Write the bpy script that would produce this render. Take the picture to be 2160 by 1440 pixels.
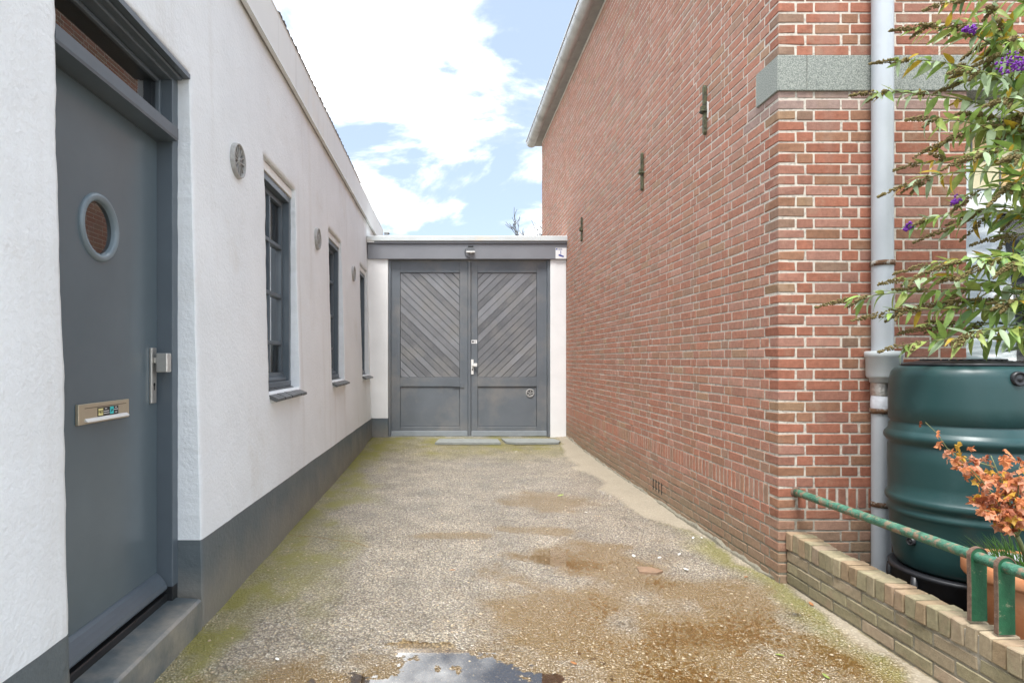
import bpy, bmesh, math, random
from mathutils import Vector, Matrix, noise

random.seed(7)
R = math.radians
scene = bpy.context.scene
for o in list(bpy.data.objects):
    bpy.data.objects.remove(o)
C = scene.collection

# ------------------------------------------------------------------ camera
F = 1265.0                      # focal length in pixels of a 2160 px wide frame
CX, CY, CH = 940.0, 759.0, 1.351
cam = bpy.data.cameras.new('camera')
cam.sensor_width = 36.0
cam.lens = 36.0 * F / 2160.0
cam.shift_x = (1080 - CX) / 2160.0
cam.shift_y = (CY - 720) / 2160.0
cam.clip_start = 0.05
cam.clip_end = 3000
camo = bpy.data.objects.new('camera', cam)
C.objects.link(camo)
camo.location = (0, 0, CH)
camo.rotation_euler = (R(90), 0, 0)
scene.camera = camo

# ------------------------------------------------------------------ world, sun, exposure
SUN_EL, SUN_AZ = R(66), R(-162)       # azimuth measured from +Y towards +X
w = bpy.data.worlds.new('World')
scene.world = w
w.use_nodes = True
nt = w.node_tree
nt.nodes.clear()
def N(tree, typ, **kw):
    n = tree.nodes.new(typ)
    for k, v in kw.items():
        if hasattr(n, k):
            setattr(n, k, v)
        else:
            n.inputs[k].default_value = v
    return n
L = nt.links.new
out = N(nt, 'ShaderNodeOutputWorld')
bg = N(nt, 'ShaderNodeBackground')
bg.inputs['Strength'].default_value = 0.085
CLOUD = 33.0
L(bg.outputs[0], out.inputs[0])
sky = N(nt, 'ShaderNodeTexSky')
sky.sky_type = 'NISHITA'
sky.sun_disc = False
sky.sun_elevation = SUN_EL
sky.sun_rotation = SUN_AZ
sky.air_density = 1.0
sky.dust_density = 0.7
tc = N(nt, 'ShaderNodeTexCoord')
sep = N(nt, 'ShaderNodeSeparateXYZ')
L(tc.outputs['Generated'], sep.inputs[0])
mx = N(nt, 'ShaderNodeMath', operation='MAXIMUM')
L(sep.outputs[2], mx.inputs[0]); mx.inputs[1].default_value = 0.0
ad = N(nt, 'ShaderNodeMath', operation='ADD')
L(mx.outputs[0], ad.inputs[0]); ad.inputs[1].default_value = 0.16
dvx = N(nt, 'ShaderNodeMath', operation='DIVIDE')
dvy = N(nt, 'ShaderNodeMath', operation='DIVIDE')
L(sep.outputs[0], dvx.inputs[0]); L(ad.outputs[0], dvx.inputs[1])
L(sep.outputs[1], dvy.inputs[0]); L(ad.outputs[0], dvy.inputs[1])
cmb = N(nt, 'ShaderNodeCombineXYZ')
L(dvx.outputs[0], cmb.inputs[0]); L(dvy.outputs[0], cmb.inputs[1])
mp = N(nt, 'ShaderNodeMapping')
mp.inputs['Location'].default_value = (0.26, 5.0, 0.0)
L(cmb.outputs[0], mp.inputs[0])
nz = N(nt, 'ShaderNodeTexNoise')
nz.inputs['Scale'].default_value = 1.45
nz.inputs['Detail'].default_value = 9
nz.inputs['Roughness'].default_value = 0.57
nz.inputs['Distortion'].default_value = 0.35
L(mp.outputs[0], nz.inputs['Vector'])
rmp = N(nt, 'ShaderNodeValToRGB')
rmp.color_ramp.elements[0].position = 0.462
rmp.color_ramp.elements[1].position = 0.63
L(nz.outputs['Fac'], rmp.inputs[0])
# thin edges stay softer and dimmer than the sunlit bodies of the clouds
nz2 = N(nt, 'ShaderNodeTexNoise')
nz2.inputs['Scale'].default_value = 2.6
nz2.inputs['Detail'].default_value = 7
L(mp.outputs[0], nz2.inputs['Vector'])
dn = N(nt, 'ShaderNodeMath', operation='MULTIPLY_ADD')
L(nz2.outputs['Fac'], dn.inputs[0]); dn.inputs[1].default_value = 0.30; L(nz.outputs['Fac'], dn.inputs[2])
cr = N(nt, 'ShaderNodeValToRGB')
cr.color_ramp.elements[0].position = 0.61
cr.color_ramp.elements[0].color = (3.4, 3.75, 4.2, 1)
cr.color_ramp.elements[1].position = 0.88
cr.color_ramp.elements[1].color = (CLOUD, CLOUD, CLOUD*0.985, 1)
L(dn.outputs[0], cr.inputs[0])
veil = N(nt, 'ShaderNodeMix', data_type='RGBA')
veil.inputs[0].default_value = 0.75
L(sky.outputs[0], veil.inputs[6]); veil.inputs[7].default_value = (2.35, 2.85, 3.55, 1)
mixc = N(nt, 'ShaderNodeMix', data_type='RGBA')
L(rmp.outputs[0], mixc.inputs[0])
L(veil.outputs[2], mixc.inputs[6])
L(cr.outputs[0], mixc.inputs[7])
L(mixc.outputs[2], bg.inputs['Color'])

sun = bpy.data.lights.new('sun', 'SUN')
sun.energy = 1.5
sun.angle = R(18)
sun.color = (1.0, 0.975, 0.945)
suno = bpy.data.objects.new('sun', sun)
C.objects.link(suno)
sd = Vector((math.sin(SUN_AZ) * math.cos(SUN_EL), math.cos(SUN_AZ) * math.cos(SUN_EL), math.sin(SUN_EL)))
suno.rotation_euler = sd.to_track_quat('Z', 'Y').to_euler()
suno.location = sd * 30

scene.view_settings.view_transform = 'Standard'
scene.view_settings.look = 'None'
scene.view_settings.gamma = 1.0
scene.view_settings.exposure = 1.80
scene.view_settings.use_curve_mapping = False
scene.cycles.max_bounces = 7
scene.cycles.diffuse_bounces = 4
scene.cycles.transparent_max_bounces = 12

# ------------------------------------------------------------------ materials
MATS = {}
def mat(name, color, rough=0.6, var=0.0, vscale=8.0, bump=0.0, bscale=60.0, metal=0.0, spec=0.5,
        coat=0.0, attr=None, detail=6, var2=None, bdist=0.01, bstretch=None, transl=0.0, streak=None):
    """Principled material; noise colour variation and bump in world space."""
    m = bpy.data.materials.new(name)
    m.use_nodes = True
    t = m.node_tree
    p = t.nodes['Principled BSDF']
    p.inputs['Roughness'].default_value = rough
    p.inputs['Metallic'].default_value = metal
    p.inputs['Specular IOR Level'].default_value = spec
    p.inputs['Coat Weight'].default_value = coat
    p.inputs['Coat Roughness'].default_value = 0.15
    geo = N(t, 'ShaderNodeNewGeometry')
    col = None
    if attr:
        a = N(t, 'ShaderNodeAttribute', attribute_name=attr)
        col = a.outputs['Color']
    if var > 0:
        n = N(t, 'ShaderNodeTexNoise')
        n.inputs['Scale'].default_value = vscale
        n.inputs['Detail'].default_value = detail
        n.inputs['Roughness'].default_value = 0.6
        t.links.new(geo.outputs['Position'], n.inputs['Vector'])
        mr = N(t, 'ShaderNodeMapRange')
        mr.inputs[1].default_value = 0.3; mr.inputs[2].default_value = 0.7
        mr.inputs[3].default_value = 1 - var; mr.inputs[4].default_value = 1 + var
        t.links.new(n.outputs['Fac'], mr.inputs[0])
        ml = N(t, 'ShaderNodeMix', data_type='RGBA', blend_type='MULTIPLY')
        ml.inputs[0].default_value = 1.0
        if col is None:
            ml.inputs[6].default_value = (*color, 1)
        else:
            t.links.new(col, ml.inputs[6])
        t.links.new(mr.outputs[0], ml.inputs[7])
        col = ml.outputs[2]
        if var2:                       # a second colour in patches (stains, wear)
            n2 = N(t, 'ShaderNodeTexNoise')
            n2.inputs['Scale'].default_value = var2[1]
            n2.inputs['Detail'].default_value = 8
            n2.inputs['Roughness'].default_value = 0.65
            t.links.new(geo.outputs['Position'], n2.inputs['Vector'])
            m2 = N(t, 'ShaderNodeMapRange')
            m2.inputs[1].default_value = var2[2]; m2.inputs[2].default_value = var2[3]
            t.links.new(n2.outputs['Fac'], m2.inputs[0])
            mm = N(t, 'ShaderNodeMix', data_type='RGBA')
            t.links.new(m2.outputs[0], mm.inputs[0])
            t.links.new(col, mm.inputs[6])
            mm.inputs[7].default_value = (*var2[0], 1)
            col = mm.outputs[2]
    if streak and col is not None:     # rain streaks running down
        ms_ = N(t, 'ShaderNodeMapping'); ms_.inputs['Scale'].default_value = (streak[1], streak[1], streak[1]*0.07)
        t.links.new(geo.outputs['Position'], ms_.inputs[0])
        n4 = N(t, 'ShaderNodeTexNoise'); n4.inputs['Scale'].default_value = 1.0; n4.inputs['Detail'].default_value = 7
        t.links.new(ms_.outputs[0], n4.inputs['Vector'])
        m4_ = N(t, 'ShaderNodeMapRange'); m4_.inputs[1].default_value = streak[2]; m4_.inputs[2].default_value = streak[3]
        m4_.inputs[4].default_value = streak[4]
        t.links.new(n4.outputs['Fac'], m4_.inputs[0])
        mm4 = N(t, 'ShaderNodeMix', data_type='RGBA')
        t.links.new(m4_.outputs[0], mm4.inputs[0]); t.links.new(col, mm4.inputs[6]); mm4.inputs[7].default_value = (*streak[0], 1)
        col = mm4.outputs[2]
    if var > 0 and rough < 0.6:
        nr = N(t, 'ShaderNodeTexNoise'); nr.inputs['Scale'].default_value = 4.0; nr.inputs['Detail'].default_value = 8
        t.links.new(geo.outputs['Position'], nr.inputs['Vector'])
        mrr = N(t, 'ShaderNodeMapRange'); mrr.inputs[1].default_value = 0.3; mrr.inputs[2].default_value = 0.7
        mrr.inputs[3].default_value = rough*0.92; mrr.inputs[4].default_value = rough*1.12
        t.links.new(nr.outputs['Fac'], mrr.inputs[0]); t.links.new(mrr.outputs[0], p.inputs['Roughness'])
    if col is None:
        p.inputs['Base Color'].default_value = (*color, 1)
    else:
        t.links.new(col, p.inputs['Base Color'])
    if bump > 0:
        nb = N(t, 'ShaderNodeTexNoise')
        nb.inputs['Scale'].default_value = bscale
        nb.inputs['Detail'].default_value = 6
        nb.inputs['Roughness'].default_value = 0.62
        if bstretch:
            mpn = N(t, 'ShaderNodeMapping')
            mpn.inputs['Scale'].default_value = bstretch
            t.links.new(geo.outputs['Position'], mpn.inputs[0])
            t.links.new(mpn.outputs[0], nb.inputs['Vector'])
        else:
            t.links.new(geo.outputs['Position'], nb.inputs['Vector'])
        b = N(t, 'ShaderNodeBump')
        b.inputs['Strength'].default_value = bump
        b.inputs['Distance'].default_value = bdist
        t.links.new(nb.outputs['Fac'], b.inputs['Height'])
        t.links.new(b.outputs[0], p.inputs['Normal'])
    if transl > 0:
        tr = N(t, 'ShaderNodeBsdfTranslucent')
        if col is None: tr.inputs[0].default_value = (*color, 1)
        else: t.links.new(col, tr.inputs[0])
        ms = N(t, 'ShaderNodeMixShader'); ms.inputs[0].default_value = transl
        t.links.new(p.outputs[0], ms.inputs[1]); t.links.new(tr.outputs[0], ms.inputs[2])
        t.links.new(ms.outputs[0], t.nodes['Material Output'].inputs[0])
    MATS[name] = m
    return m

def glass_mat(name, tint, ior, rough=0.0):
    m = bpy.data.materials.new(name)
    m.use_nodes = True
    t = m.node_tree
    t.nodes.remove(t.nodes['Principled BSDF'])
    tr = N(t, 'ShaderNodeBsdfTransparent'); tr.inputs[0].default_value = (*tint, 1)
    gl = N(t, 'ShaderNodeBsdfGlossy'); gl.inputs['Roughness'].default_value = rough
    fr = N(t, 'ShaderNodeFresnel'); fr.inputs[0].default_value = ior
    ms = N(t, 'ShaderNodeMixShader')
    t.links.new(fr.outputs[0], ms.inputs[0])
    t.links.new(tr.outputs[0], ms.inputs[1]); t.links.new(gl.outputs[0], ms.inputs[2])
    t.links.new(ms.outputs[0], t.nodes['Material Output'].inputs[0])
    MATS[name] = m
    return m

mat('plaster', (0.815, 0.845, 0.862), 0.85, 0.035, 2.2, 0.5, 42, spec=0.25, bdist=0.012, var2=((0.70, 0.695, 0.67), 1.4, 0.60, 0.85), streak=((0.62, 0.61, 0.58), 5.0, 0.56, 0.80, 0.5))
mat('plaster_plain', (0.85, 0.85, 0.84), 0.8, 0.04, 3.0, 0.25, 40, spec=0.25, var2=((0.6, 0.59, 0.55), 2.5, 0.64, 0.85))
mat('plinth', (0.098, 0.122, 0.136), 0.5, 0.10, 4, 0.5, 30, bdist=0.01, var2=((0.12, 0.142, 0.15), 1.2, 0.4, 0.7))
def splash(name, col, z0, z1, amp):
    """dirt splashed up from the ground with a ragged upper limit"""
    t = MATS[name].node_tree; p = t.nodes['Principled BSDF']; src = p.inputs['Base Color'].links[0].from_socket
    g = N(t, 'ShaderNodeNewGeometry'); sx = N(t, 'ShaderNodeSeparateXYZ'); t.links.new(g.outputs['Position'], sx.inputs[0])
    nn = N(t, 'ShaderNodeTexNoise'); nn.inputs['Scale'].default_value = 2.2; nn.inputs['Detail'].default_value = 8; nn.inputs['Roughness'].default_value = 0.6
    t.links.new(g.outputs['Position'], nn.inputs['Vector'])
    ma = N(t, 'ShaderNodeMath', operation='MULTIPLY_ADD'); t.links.new(nn.outputs['Fac'], ma.inputs[0]); ma.inputs[1].default_value = -amp; t.links.new(sx.outputs[2], ma.inputs[2])
    mr = N(t, 'ShaderNodeMapRange'); mr.inputs[1].default_value = z1 - amp*0.5; mr.inputs[2].default_value = z0 - amp*0.5; mr.inputs[3].default_value = 0.0; mr.inputs[4].default_value = 0.85
    t.links.new(ma.outputs[0], mr.inputs[0])
    mx_ = N(t, 'ShaderNodeMix', data_type='RGBA'); t.links.new(mr.outputs[0], mx_.inputs[0]); t.links.new(src, mx_.inputs[6]); mx_.inputs[7].default_value = (*col, 1)
    t.links.new(mx_.outputs[2], p.inputs['Base Color'])
splash('plinth', (0.25, 0.23, 0.195), 0.06, 0.34, 0.5)
mat('step_stone', (0.115, 0.137, 0.146), 0.32, 0.2, 9, 0.15, 40, var2=((0.31, 0.285, 0.245), 2.6, 0.45, 0.66))
mat('door_paint', (0.105, 0.138, 0.158), 0.24, 0.06, 3, 0.08, 120, bdist=0.003)
mat('frame_paint', (0.100, 0.124, 0.145), 0.35, 0.06, 6, 0.08, 80, bdist=0.003)
mat('black_sill', (0.02, 0.021, 0.022), 0.3, 0.2, 12)
mat('dark', (0.012, 0.012, 0.012), 0.9)
mat('room', (0.11, 0.115, 0.11), 0.9, 0.1, 3)
mat('curtain', (0.80, 0.82, 0.78), 0.9, 0.08, 10)
mat('brushed_steel', (0.62, 0.60, 0.56), 0.35, 0.06, 30, metal=0.85)
mat('letter_brass', (0.50, 0.44, 0.33), 0.42, 0.05, 30, metal=0.55)
mat('white_metal', (0.78, 0.77, 0.74), 0.4, 0.05, 10)
mat('zinc_white', (0.62, 0.66, 0.66), 0.45, 0.06, 3, 0.05, 20, spec=0.4, var2=((0.72, 0.64, 0.50), 0.5, 0.52, 0.62))
mat('fascia', (0.74, 0.75, 0.73), 0.5, 0.04, 2, 0.05, 15, var2=((0.74, 0.67, 0.55), 0.45, 0.54, 0.68), streak=((0.5, 0.5, 0.47), 9.0, 0.58, 0.8, 0.5))
mat('roof_tile', (0.10, 0.088, 0.075), 0.8, 0.3, 14, 0.4, 50)
mat('sill_tile', (0.085, 0.088, 0.088), 0.35, 0.22, 20, 0.1, 60)
mat('grout', (0.55, 0.54, 0.50), 0.9, 0.1, 30)
mat('cast_white', (0.36, 0.355, 0.34), 0.5, 0.15, 40, 0.3, 90)
mat('gate_paint', (0.135, 0.152, 0.170), 0.42, 0.10, 2.4, 0.35, 30, bstretch=(6, 6, 1.2), bdist=0.004, var2=((0.21, 0.207, 0.20), 1.6, 0.48, 0.68))
mat('gate_board', (0.255, 0.262, 0.27), 0.45, attr='Col', var=0.14, vscale=3.5, bump=0.4, bscale=30, bstretch=(6, 6, 4), bdist=0.004, var2=((0.23, 0.226, 0.218), 2.2, 0.46, 0.70))
#, 0.14, 3.5, 0.4, 30, bstretch=(6, 6, 4), bdist=0.004, var2=((0.36, 0.35, 0.335), 2.2, 0.46, 0.66))
mat('beam_paint', (0.215, 0.222, 0.24), 0.5, 0.07, 2, 0.06, 30)
mat('kick_metal', (0.27, 0.30, 0.325), 0.45, 0.1, 8, 0.1, 40)
mat('slab', (0.235, 0.25, 0.235), 0.7, 0.15, 10, 0.3, 60)
mat('brick', (0.4, 0.2, 0.1), 0.85, 0.17, 38, 0.6, 120, spec=0.25, attr='Col', bdist=0.005, var2=((0.34, 0.235, 0.165), 7.0, 0.54, 0.80), streak=((0.36, 0.27, 0.22), 4.0, 0.58, 0.82, 0.45))
mat('anchor_iron', (0.13, 0.14, 0.075), 0.8, 0.35, 30, 0.6, 80, var2=((0.03, 0.022, 0.018), 30, 0.45, 0.6))
mat('zinc', (0.45, 0.46, 0.46), 0.42, 0.15, 5, 0.1, 20, metal=0.75, var2=((0.25, 0.25, 0.24), 2.5, 0.55, 0.75))
mat('eave', (0.30, 0.29, 0.27), 0.8, 0.15, 6)
mat('pvc', (0.475, 0.51, 0.54), 0.42, 0.05, 4, 0.02, 30, bstretch=(8, 8, 0.6), var2=((0.42, 0.44, 0.45), 4, 0.6, 0.8))
mat('pvc_box', (0.52, 0.56, 0.57), 0.45, 0.04, 6)
mat('foil', (0.6, 0.58, 0.54), 0.3, 0.2, 40, 0.8, 50, metal=0.8)
mat('white_tape', (0.72, 0.75, 0.80), 0.5, 0.08, 30, 0.4, 40)
mat('rust', (0.14, 0.075, 0.04), 0.85, 0.4, 40, 0.4, 90, var2=((0.42, 0.42, 0.38), 25, 0.5, 0.6))
mat('rust_plain', (0.16, 0.10, 0.07), 0.85, 0.35, 40, 0.4, 90)
mat('barrel', (0.0165, 0.056, 0.056), 0.36, 0.08, 5, 0.05, 140, var2=((0.035, 0.08, 0.08), 5, 0.58, 0.8))
mat('black_plastic', (0.016, 0.017, 0.02), 0.4, 0.15, 20)
mat('green_paint', (0.055, 0.175, 0.115), 0.5, 0.45, 34, 0.5, 90, var2=((0.26, 0.18, 0.12), 30, 0.51, 0.60))
mat('strap_paint', (0.018, 0.10, 0.045), 0.4, 0.25, 20, 0.2, 80, var2=((0.20, 0.22, 0.13), 26, 0.60, 0.66))
mat('terracotta', (0.55, 0.21, 0.085), 0.75, 0.12, 8, 0.15, 90, var2=((0.62, 0.33, 0.18), 6, 0.5, 0.75))
mat('soil', (0.035, 0.026, 0.018), 0.95, 0.4, 40, 1.0, 60)
mat('win_white', (0.75, 0.76, 0.76), 0.4, 0.04, 5)
mat('cream_glass', (0.62, 0.55, 0.34), 0.25, 0.12, 3)
mat('orange_glass', (0.62, 0.40, 0.18), 0.25, 0.12, 3)
mat('pale_glass', (0.55, 0.62, 0.62), 0.2, 0.1, 3)
mat('lead', (0.12, 0.13, 0.14), 0.6)
mat('blind', (0.85, 0.87, 0.88), 0.7, 0.04, 4)
mat('teal_glass', (0.42, 0.56, 0.54), 0.2, 0.1, 4)
mat('bark', (0.17, 0.13, 0.085), 0.9, 0.3, 40, 0.5, 80)
mat('twig', (0.13, 0.12, 0.11), 0.9, 0.2, 10)
mat('stem_green', (0.20, 0.22, 0.09), 0.7, 0.2, 30)
mat('leaf_green', (0.27, 0.41, 0.10), 0.5, 0.25, 25, transl=0.3)
mat('leaf_grey', (0.38, 0.49, 0.29), 0.6, 0.2, 25, transl=0.25)
mat('leaf_lime', (0.34, 0.42, 0.11), 0.5, 0.25, 25, transl=0.35)
mat('leaf_yellow', (0.52, 0.36, 0.04), 0.55, 0.25, 25, transl=0.3)
mat('leaf_dark', (0.14, 0.25, 0.08), 0.5, 0.25, 25, transl=0.2)
mat('spike_brown', (0.16, 0.125, 0.045), 0.9, 0.4, 60)
mat('flower_purple', (0.16, 0.02, 0.30), 0.7, 0.35, 50)
mat('maple_orange', (0.66, 0.26, 0.11), 0.6, 0.3, 30, transl=0.3)
mat('maple_pink', (0.68, 0.33, 0.20), 0.6, 0.3, 30, transl=0.3)
mat('maple_gold', (0.60, 0.36, 0.05), 0.6, 0.3, 30, transl=0.3)
mat('maple_rust', (0.30, 0.09, 0.04), 0.6, 0.3, 30, transl=0.2)
mat('grass', (0.10, 0.24, 0.03), 0.5, 0.3, 20, transl=0.3)
mat('chip_white', (0.75, 0.74, 0.70), 0.5, 0.1, 60)
mat('dry_leaf', (0.32, 0.14, 0.05), 0.8, 0.3, 60)
mat('pebble_tan', (0.45, 0.36, 0.24), 0.4, 0.2, 60)
mat('flat_stone', (0.26, 0.17, 0.11), 0.45, 0.2, 30, 0.3, 80)
mat('sign_white', (0.85, 0.85, 0.84), 0.35)
mat('sign_blue', (0.02, 0.05, 0.30), 0.4)
mat('ink', (0.02, 0.02, 0.02), 0.5)
mat('ink_grey', (0.08, 0.08, 0.085), 0.5)
mat('sticker_yellow', (0.75, 0.68, 0.30), 0.5)
mat('sticker_cyan', (0.05, 0.55, 0.55), 0.5)
mat('lamp_grey', (0.16, 0.165, 0.17), 0.35, 0.05, 20, metal=0.3)
mat('ground_far', (0.20, 0.17, 0.13), 0.9, 0.2, 0.6, 0.2, 20)
glass_mat('clear_plastic', (0.88, 0.89, 0.9), 1.6, 0.12)
glass_mat('pane', (0.80, 0.83, 0.81), 2.2)
glass_mat('pane_clear', (0.94, 0.95, 0.95), 1.45)
glass_mat('pane_dark', (0.45, 0.47, 0.46), 2.7)
glass_mat('water', (0.90, 0.82, 0.68), 2.8, 0.004)
glass_mat('thin_water', (0.92, 0.84, 0.70), 1.5, 0.02)

# granite-like band: speckled
m = mat('granite', (0.36, 0.38, 0.33), 0.75)
t = m.node_tree; p = t.nodes['Principled BSDF']
g = N(t, 'ShaderNodeNewGeometry')
v = N(t, 'ShaderNodeTexNoise'); v.inputs['Scale'].default_value = 170; v.inputs['Detail'].default_value = 3
t.links.new(g.outputs['Position'], v.inputs['Vector'])
rp = N(t, 'ShaderNodeValToRGB')
rp.color_ramp.elements[0].position = 0.36; rp.color_ramp.elements[0].color = (0.14, 0.155, 0.14, 1)
rp.color_ramp.elements[1].position = 0.66; rp.color_ramp.elements[1].color = (0.38, 0.39, 0.34, 1)
e = rp.color_ramp.elements.new(0.50); e.color = (0.25, 0.27, 0.24, 1)
t.links.new(v.outputs['Fac'], rp.inputs[0]); t.links.new(rp.outputs[0], p.inputs['Base Color'])
bb = N(t, 'ShaderNodeBump'); bb.inputs['Strength'].default_value = 0.4; bb.inputs['Distance'].default_value = 0.004
t.links.new(v.outputs['Fac'], bb.inputs['Height']); t.links.new(bb.outputs[0], p.inputs['Normal'])

# mortar: cream, greyer and dirtier in patches towards the damp base
m = mat('mortar', (0.60, 0.54, 0.45), 0.95)
t = m.node_tree; p = t.nodes['Principled BSDF']
g = N(t, 'ShaderNodeNewGeometry')
sx = N(t, 'ShaderNodeSeparateXYZ'); t.links.new(g.outputs['Position'], sx.inputs[0])
nn = N(t, 'ShaderNodeTexNoise'); nn.inputs['Scale'].default_value = 6; nn.inputs['Detail'].default_value = 8
t.links.new(g.outputs['Position'], nn.inputs['Vector'])
ma = N(t, 'ShaderNodeMath', operation='MULTIPLY_ADD'); t.links.new(nn.outputs['Fac'], ma.inputs[0])
ma.inputs[1].default_value = -0.9; t.links.new(sx.outputs[2], ma.inputs[2])
mr = N(t, 'ShaderNodeMapRange'); mr.inputs[1].default_value = -0.35; mr.inputs[2].default_value = 0.15
t.links.new(ma.outputs[0], mr.inputs[0])
mm = N(t, 'ShaderNodeMix', data_type='RGBA')
mm.inputs[6].default_value = (0.22, 0.20, 0.15, 1); mm.inputs[7].default_value = (0.60, 0.545, 0.465, 1)
t.links.new(mr.outputs[0], mm.inputs[0])
n3 = N(t, 'ShaderNodeTexNoise'); n3.inputs['Scale'].default_value = 45; n3.inputs['Detail'].default_value = 4
t.links.new(g.outputs['Position'], n3.inputs['Vector'])
m3 = N(t, 'ShaderNodeMapRange'); m3.inputs[1].default_value = 0.30; m3.inputs[2].default_value = 0.50
m3.inputs[3].default_value = 0.6; m3.inputs[4].default_value = 1.0
t.links.new(n3.outputs['Fac'], m3.inputs[0])
m4 = N(t, 'ShaderNodeMix', data_type='RGBA', blend_type='MULTIPLY'); m4.inputs[0].default_value = 1
t.links.new(mm.outputs[2], m4.inputs[6]); t.links.new(m3.outputs[0], m4.inputs[7])
t.links.new(m4.outputs[2], p.inputs['Base Color'])
bb = N(t, 'ShaderNodeBump'); bb.inputs['Strength'].default_value = 0.7; bb.inputs['Distance'].default_value = 0.006
t.links.new(n3.outputs['Fac'], bb.inputs['Height']); t.links.new(bb.outputs[0], p.inputs['Normal'])

# alley floor: pebbled concrete; vertex masks r = moss, g = wetness, b = bare cement, a = silt
m = bpy.data.materials.new('alley'); m.use_nodes = True; MATS['alley'] = m
t = m.node_tree; p = t.nodes['Principled BSDF']; tl = t.links.new
g = N(t, 'ShaderNodeNewGeometry')
at = N(t, 'ShaderNodeAttribute', attribute_name='mask')
sc = N(t, 'ShaderNodeSeparateColor'); tl(at.outputs['Color'], sc.inputs[0])
vo = N(t, 'ShaderNodeTexVoronoi'); vo.inputs['Scale'].default_value = 88; vo.inputs['Randomness'].default_value = 1
tl(g.outputs['Position'], vo.inputs['Vector'])
vc = N(t, 'ShaderNodeSeparateColor'); tl(vo.outputs['Color'], vc.inputs[0])
pr = N(t, 'ShaderNodeValToRGB')
for i, (ps, c) in enumerate([(0.0, (0.25, 0.19, 0.13)), (0.35, (0.405, 0.335, 0.232)), (0.7, (0.50, 0.43, 0.315)), (0.93, (0.60, 0.52, 0.395)), (1.0, (0.72, 0.66, 0.55))]):
    el = pr.color_ramp.elements[i] if i < 2 else pr.color_ramp.elements.new(ps)
    el.position = ps; el.color = (*c, 1)
tl(vc.outputs[0], pr.inputs[0])
# dark cement between pebbles
dm = N(t, 'ShaderNodeMapRange'); dm.inputs[1].default_value = 0.35; dm.inputs[2].default_value = 0.65
dm.inputs[3].default_value = 1.05; dm.inputs[4].default_value = 0.42
tl(vo.outputs['Distance'], dm.inputs[0])
c1 = N(t, 'ShaderNodeMix', data_type='RGBA', blend_type='MULTIPLY'); c1.inputs[0].default_value = 1
tl(pr.outputs[0], c1.inputs[6]); tl(dm.outputs[0], c1.inputs[7])
ln = N(t, 'ShaderNodeTexNoise'); ln.inputs['Scale'].default_value = 3.2; ln.inputs['Detail'].default_value = 7
tl(g.outputs['Position'], ln.inputs['Vector'])
lm = N(t, 'ShaderNodeMapRange'); lm.inputs[1].default_value = 0.3; lm.inputs[2].default_value = 0.7
lm.inputs[3].default_value = 0.60; lm.inputs[4].default_value = 1.05
tl(ln.outputs['Fac'], lm.inputs[0])
c2 = N(t, 'ShaderNodeMix', data_type='RGBA', blend_type='MULTIPLY'); c2.inputs[0].default_value = 1
tl(c1.outputs[2], c2.inputs[6]); tl(lm.outputs[0], c2.inputs[7])
def over(prev, fac, col, k=1.0):
    mmx = N(t, 'ShaderNodeMix', data_type='RGBA')
    mu = N(t, 'ShaderNodeMath', operation='MULTIPLY'); mu.inputs[1].default_value = k
    tl(fac, mu.inputs[0]); tl(mu.outputs[0], mmx.inputs[0]); tl(prev, mmx.inputs[6])
    if isinstance(col, tuple): mmx.inputs[7].default_value = (*col, 1)
    else: tl(col, mmx.inputs[7])
    return mmx.outputs[2]
cc = over(c2.outputs[2], sc.outputs[0], (0.205, 0.19, 0.028), 0.85)
cc = over(cc, sc.outputs[2], (0.30, 0.26, 0.195), 0.8)
cc = over(cc, at.outputs['Alpha'], (0.185, 0.106, 0.018), 0.93)
tl(cc, p.inputs['Base Color'])
rg = N(t, 'ShaderNodeMapRange'); rg.inputs[3].default_value = 0.75; rg.inputs[4].default_value = 0.30
tl(sc.outputs[1], rg.inputs[0]); tl(rg.outputs[0], p.inputs['Roughness'])
tl(sc.outputs[1], p.inputs['Coat Weight'])
p.inputs['Coat Roughness'].default_value = 0.07
p.inputs['Coat IOR'].default_value = 1.75
n5 = N(t, 'ShaderNodeTexNoise'); n5.inputs['Scale'].default_value = 60; n5.inputs['Detail'].default_value = 4
tl(g.outputs['Position'], n5.inputs['Vector'])
hs = N(t, 'ShaderNodeMath', operation='MULTIPLY_ADD'); tl(vo.outputs['Distance'], hs.inputs[0])
hs.inputs[1].default_value = -1.0; tl(n5.outputs['Fac'], hs.inputs[2])
b1 = N(t, 'ShaderNodeBump'); b1.inputs['Distance'].default_value = 0.016
bs = N(t, 'ShaderNodeMapRange'); bs.inputs[3].default_value = 0.9; bs.inputs[4].default_value = 0.10
tl(sc.outputs[2], bs.inputs[0]); tl(bs.outputs[0], b1.inputs['Strength'])
tl(hs.outputs[0], b1.inputs['Height']); tl(b1.outputs[0], p.inputs['Normal']); tl(b1.outputs[0], p.inputs['Coat Normal'])

# ------------------------------------------------------------------ mesh helpers
ORG = {}
def worg(o):
    return ORG.get(o.name, Vector((0, 0, 0)))

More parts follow.
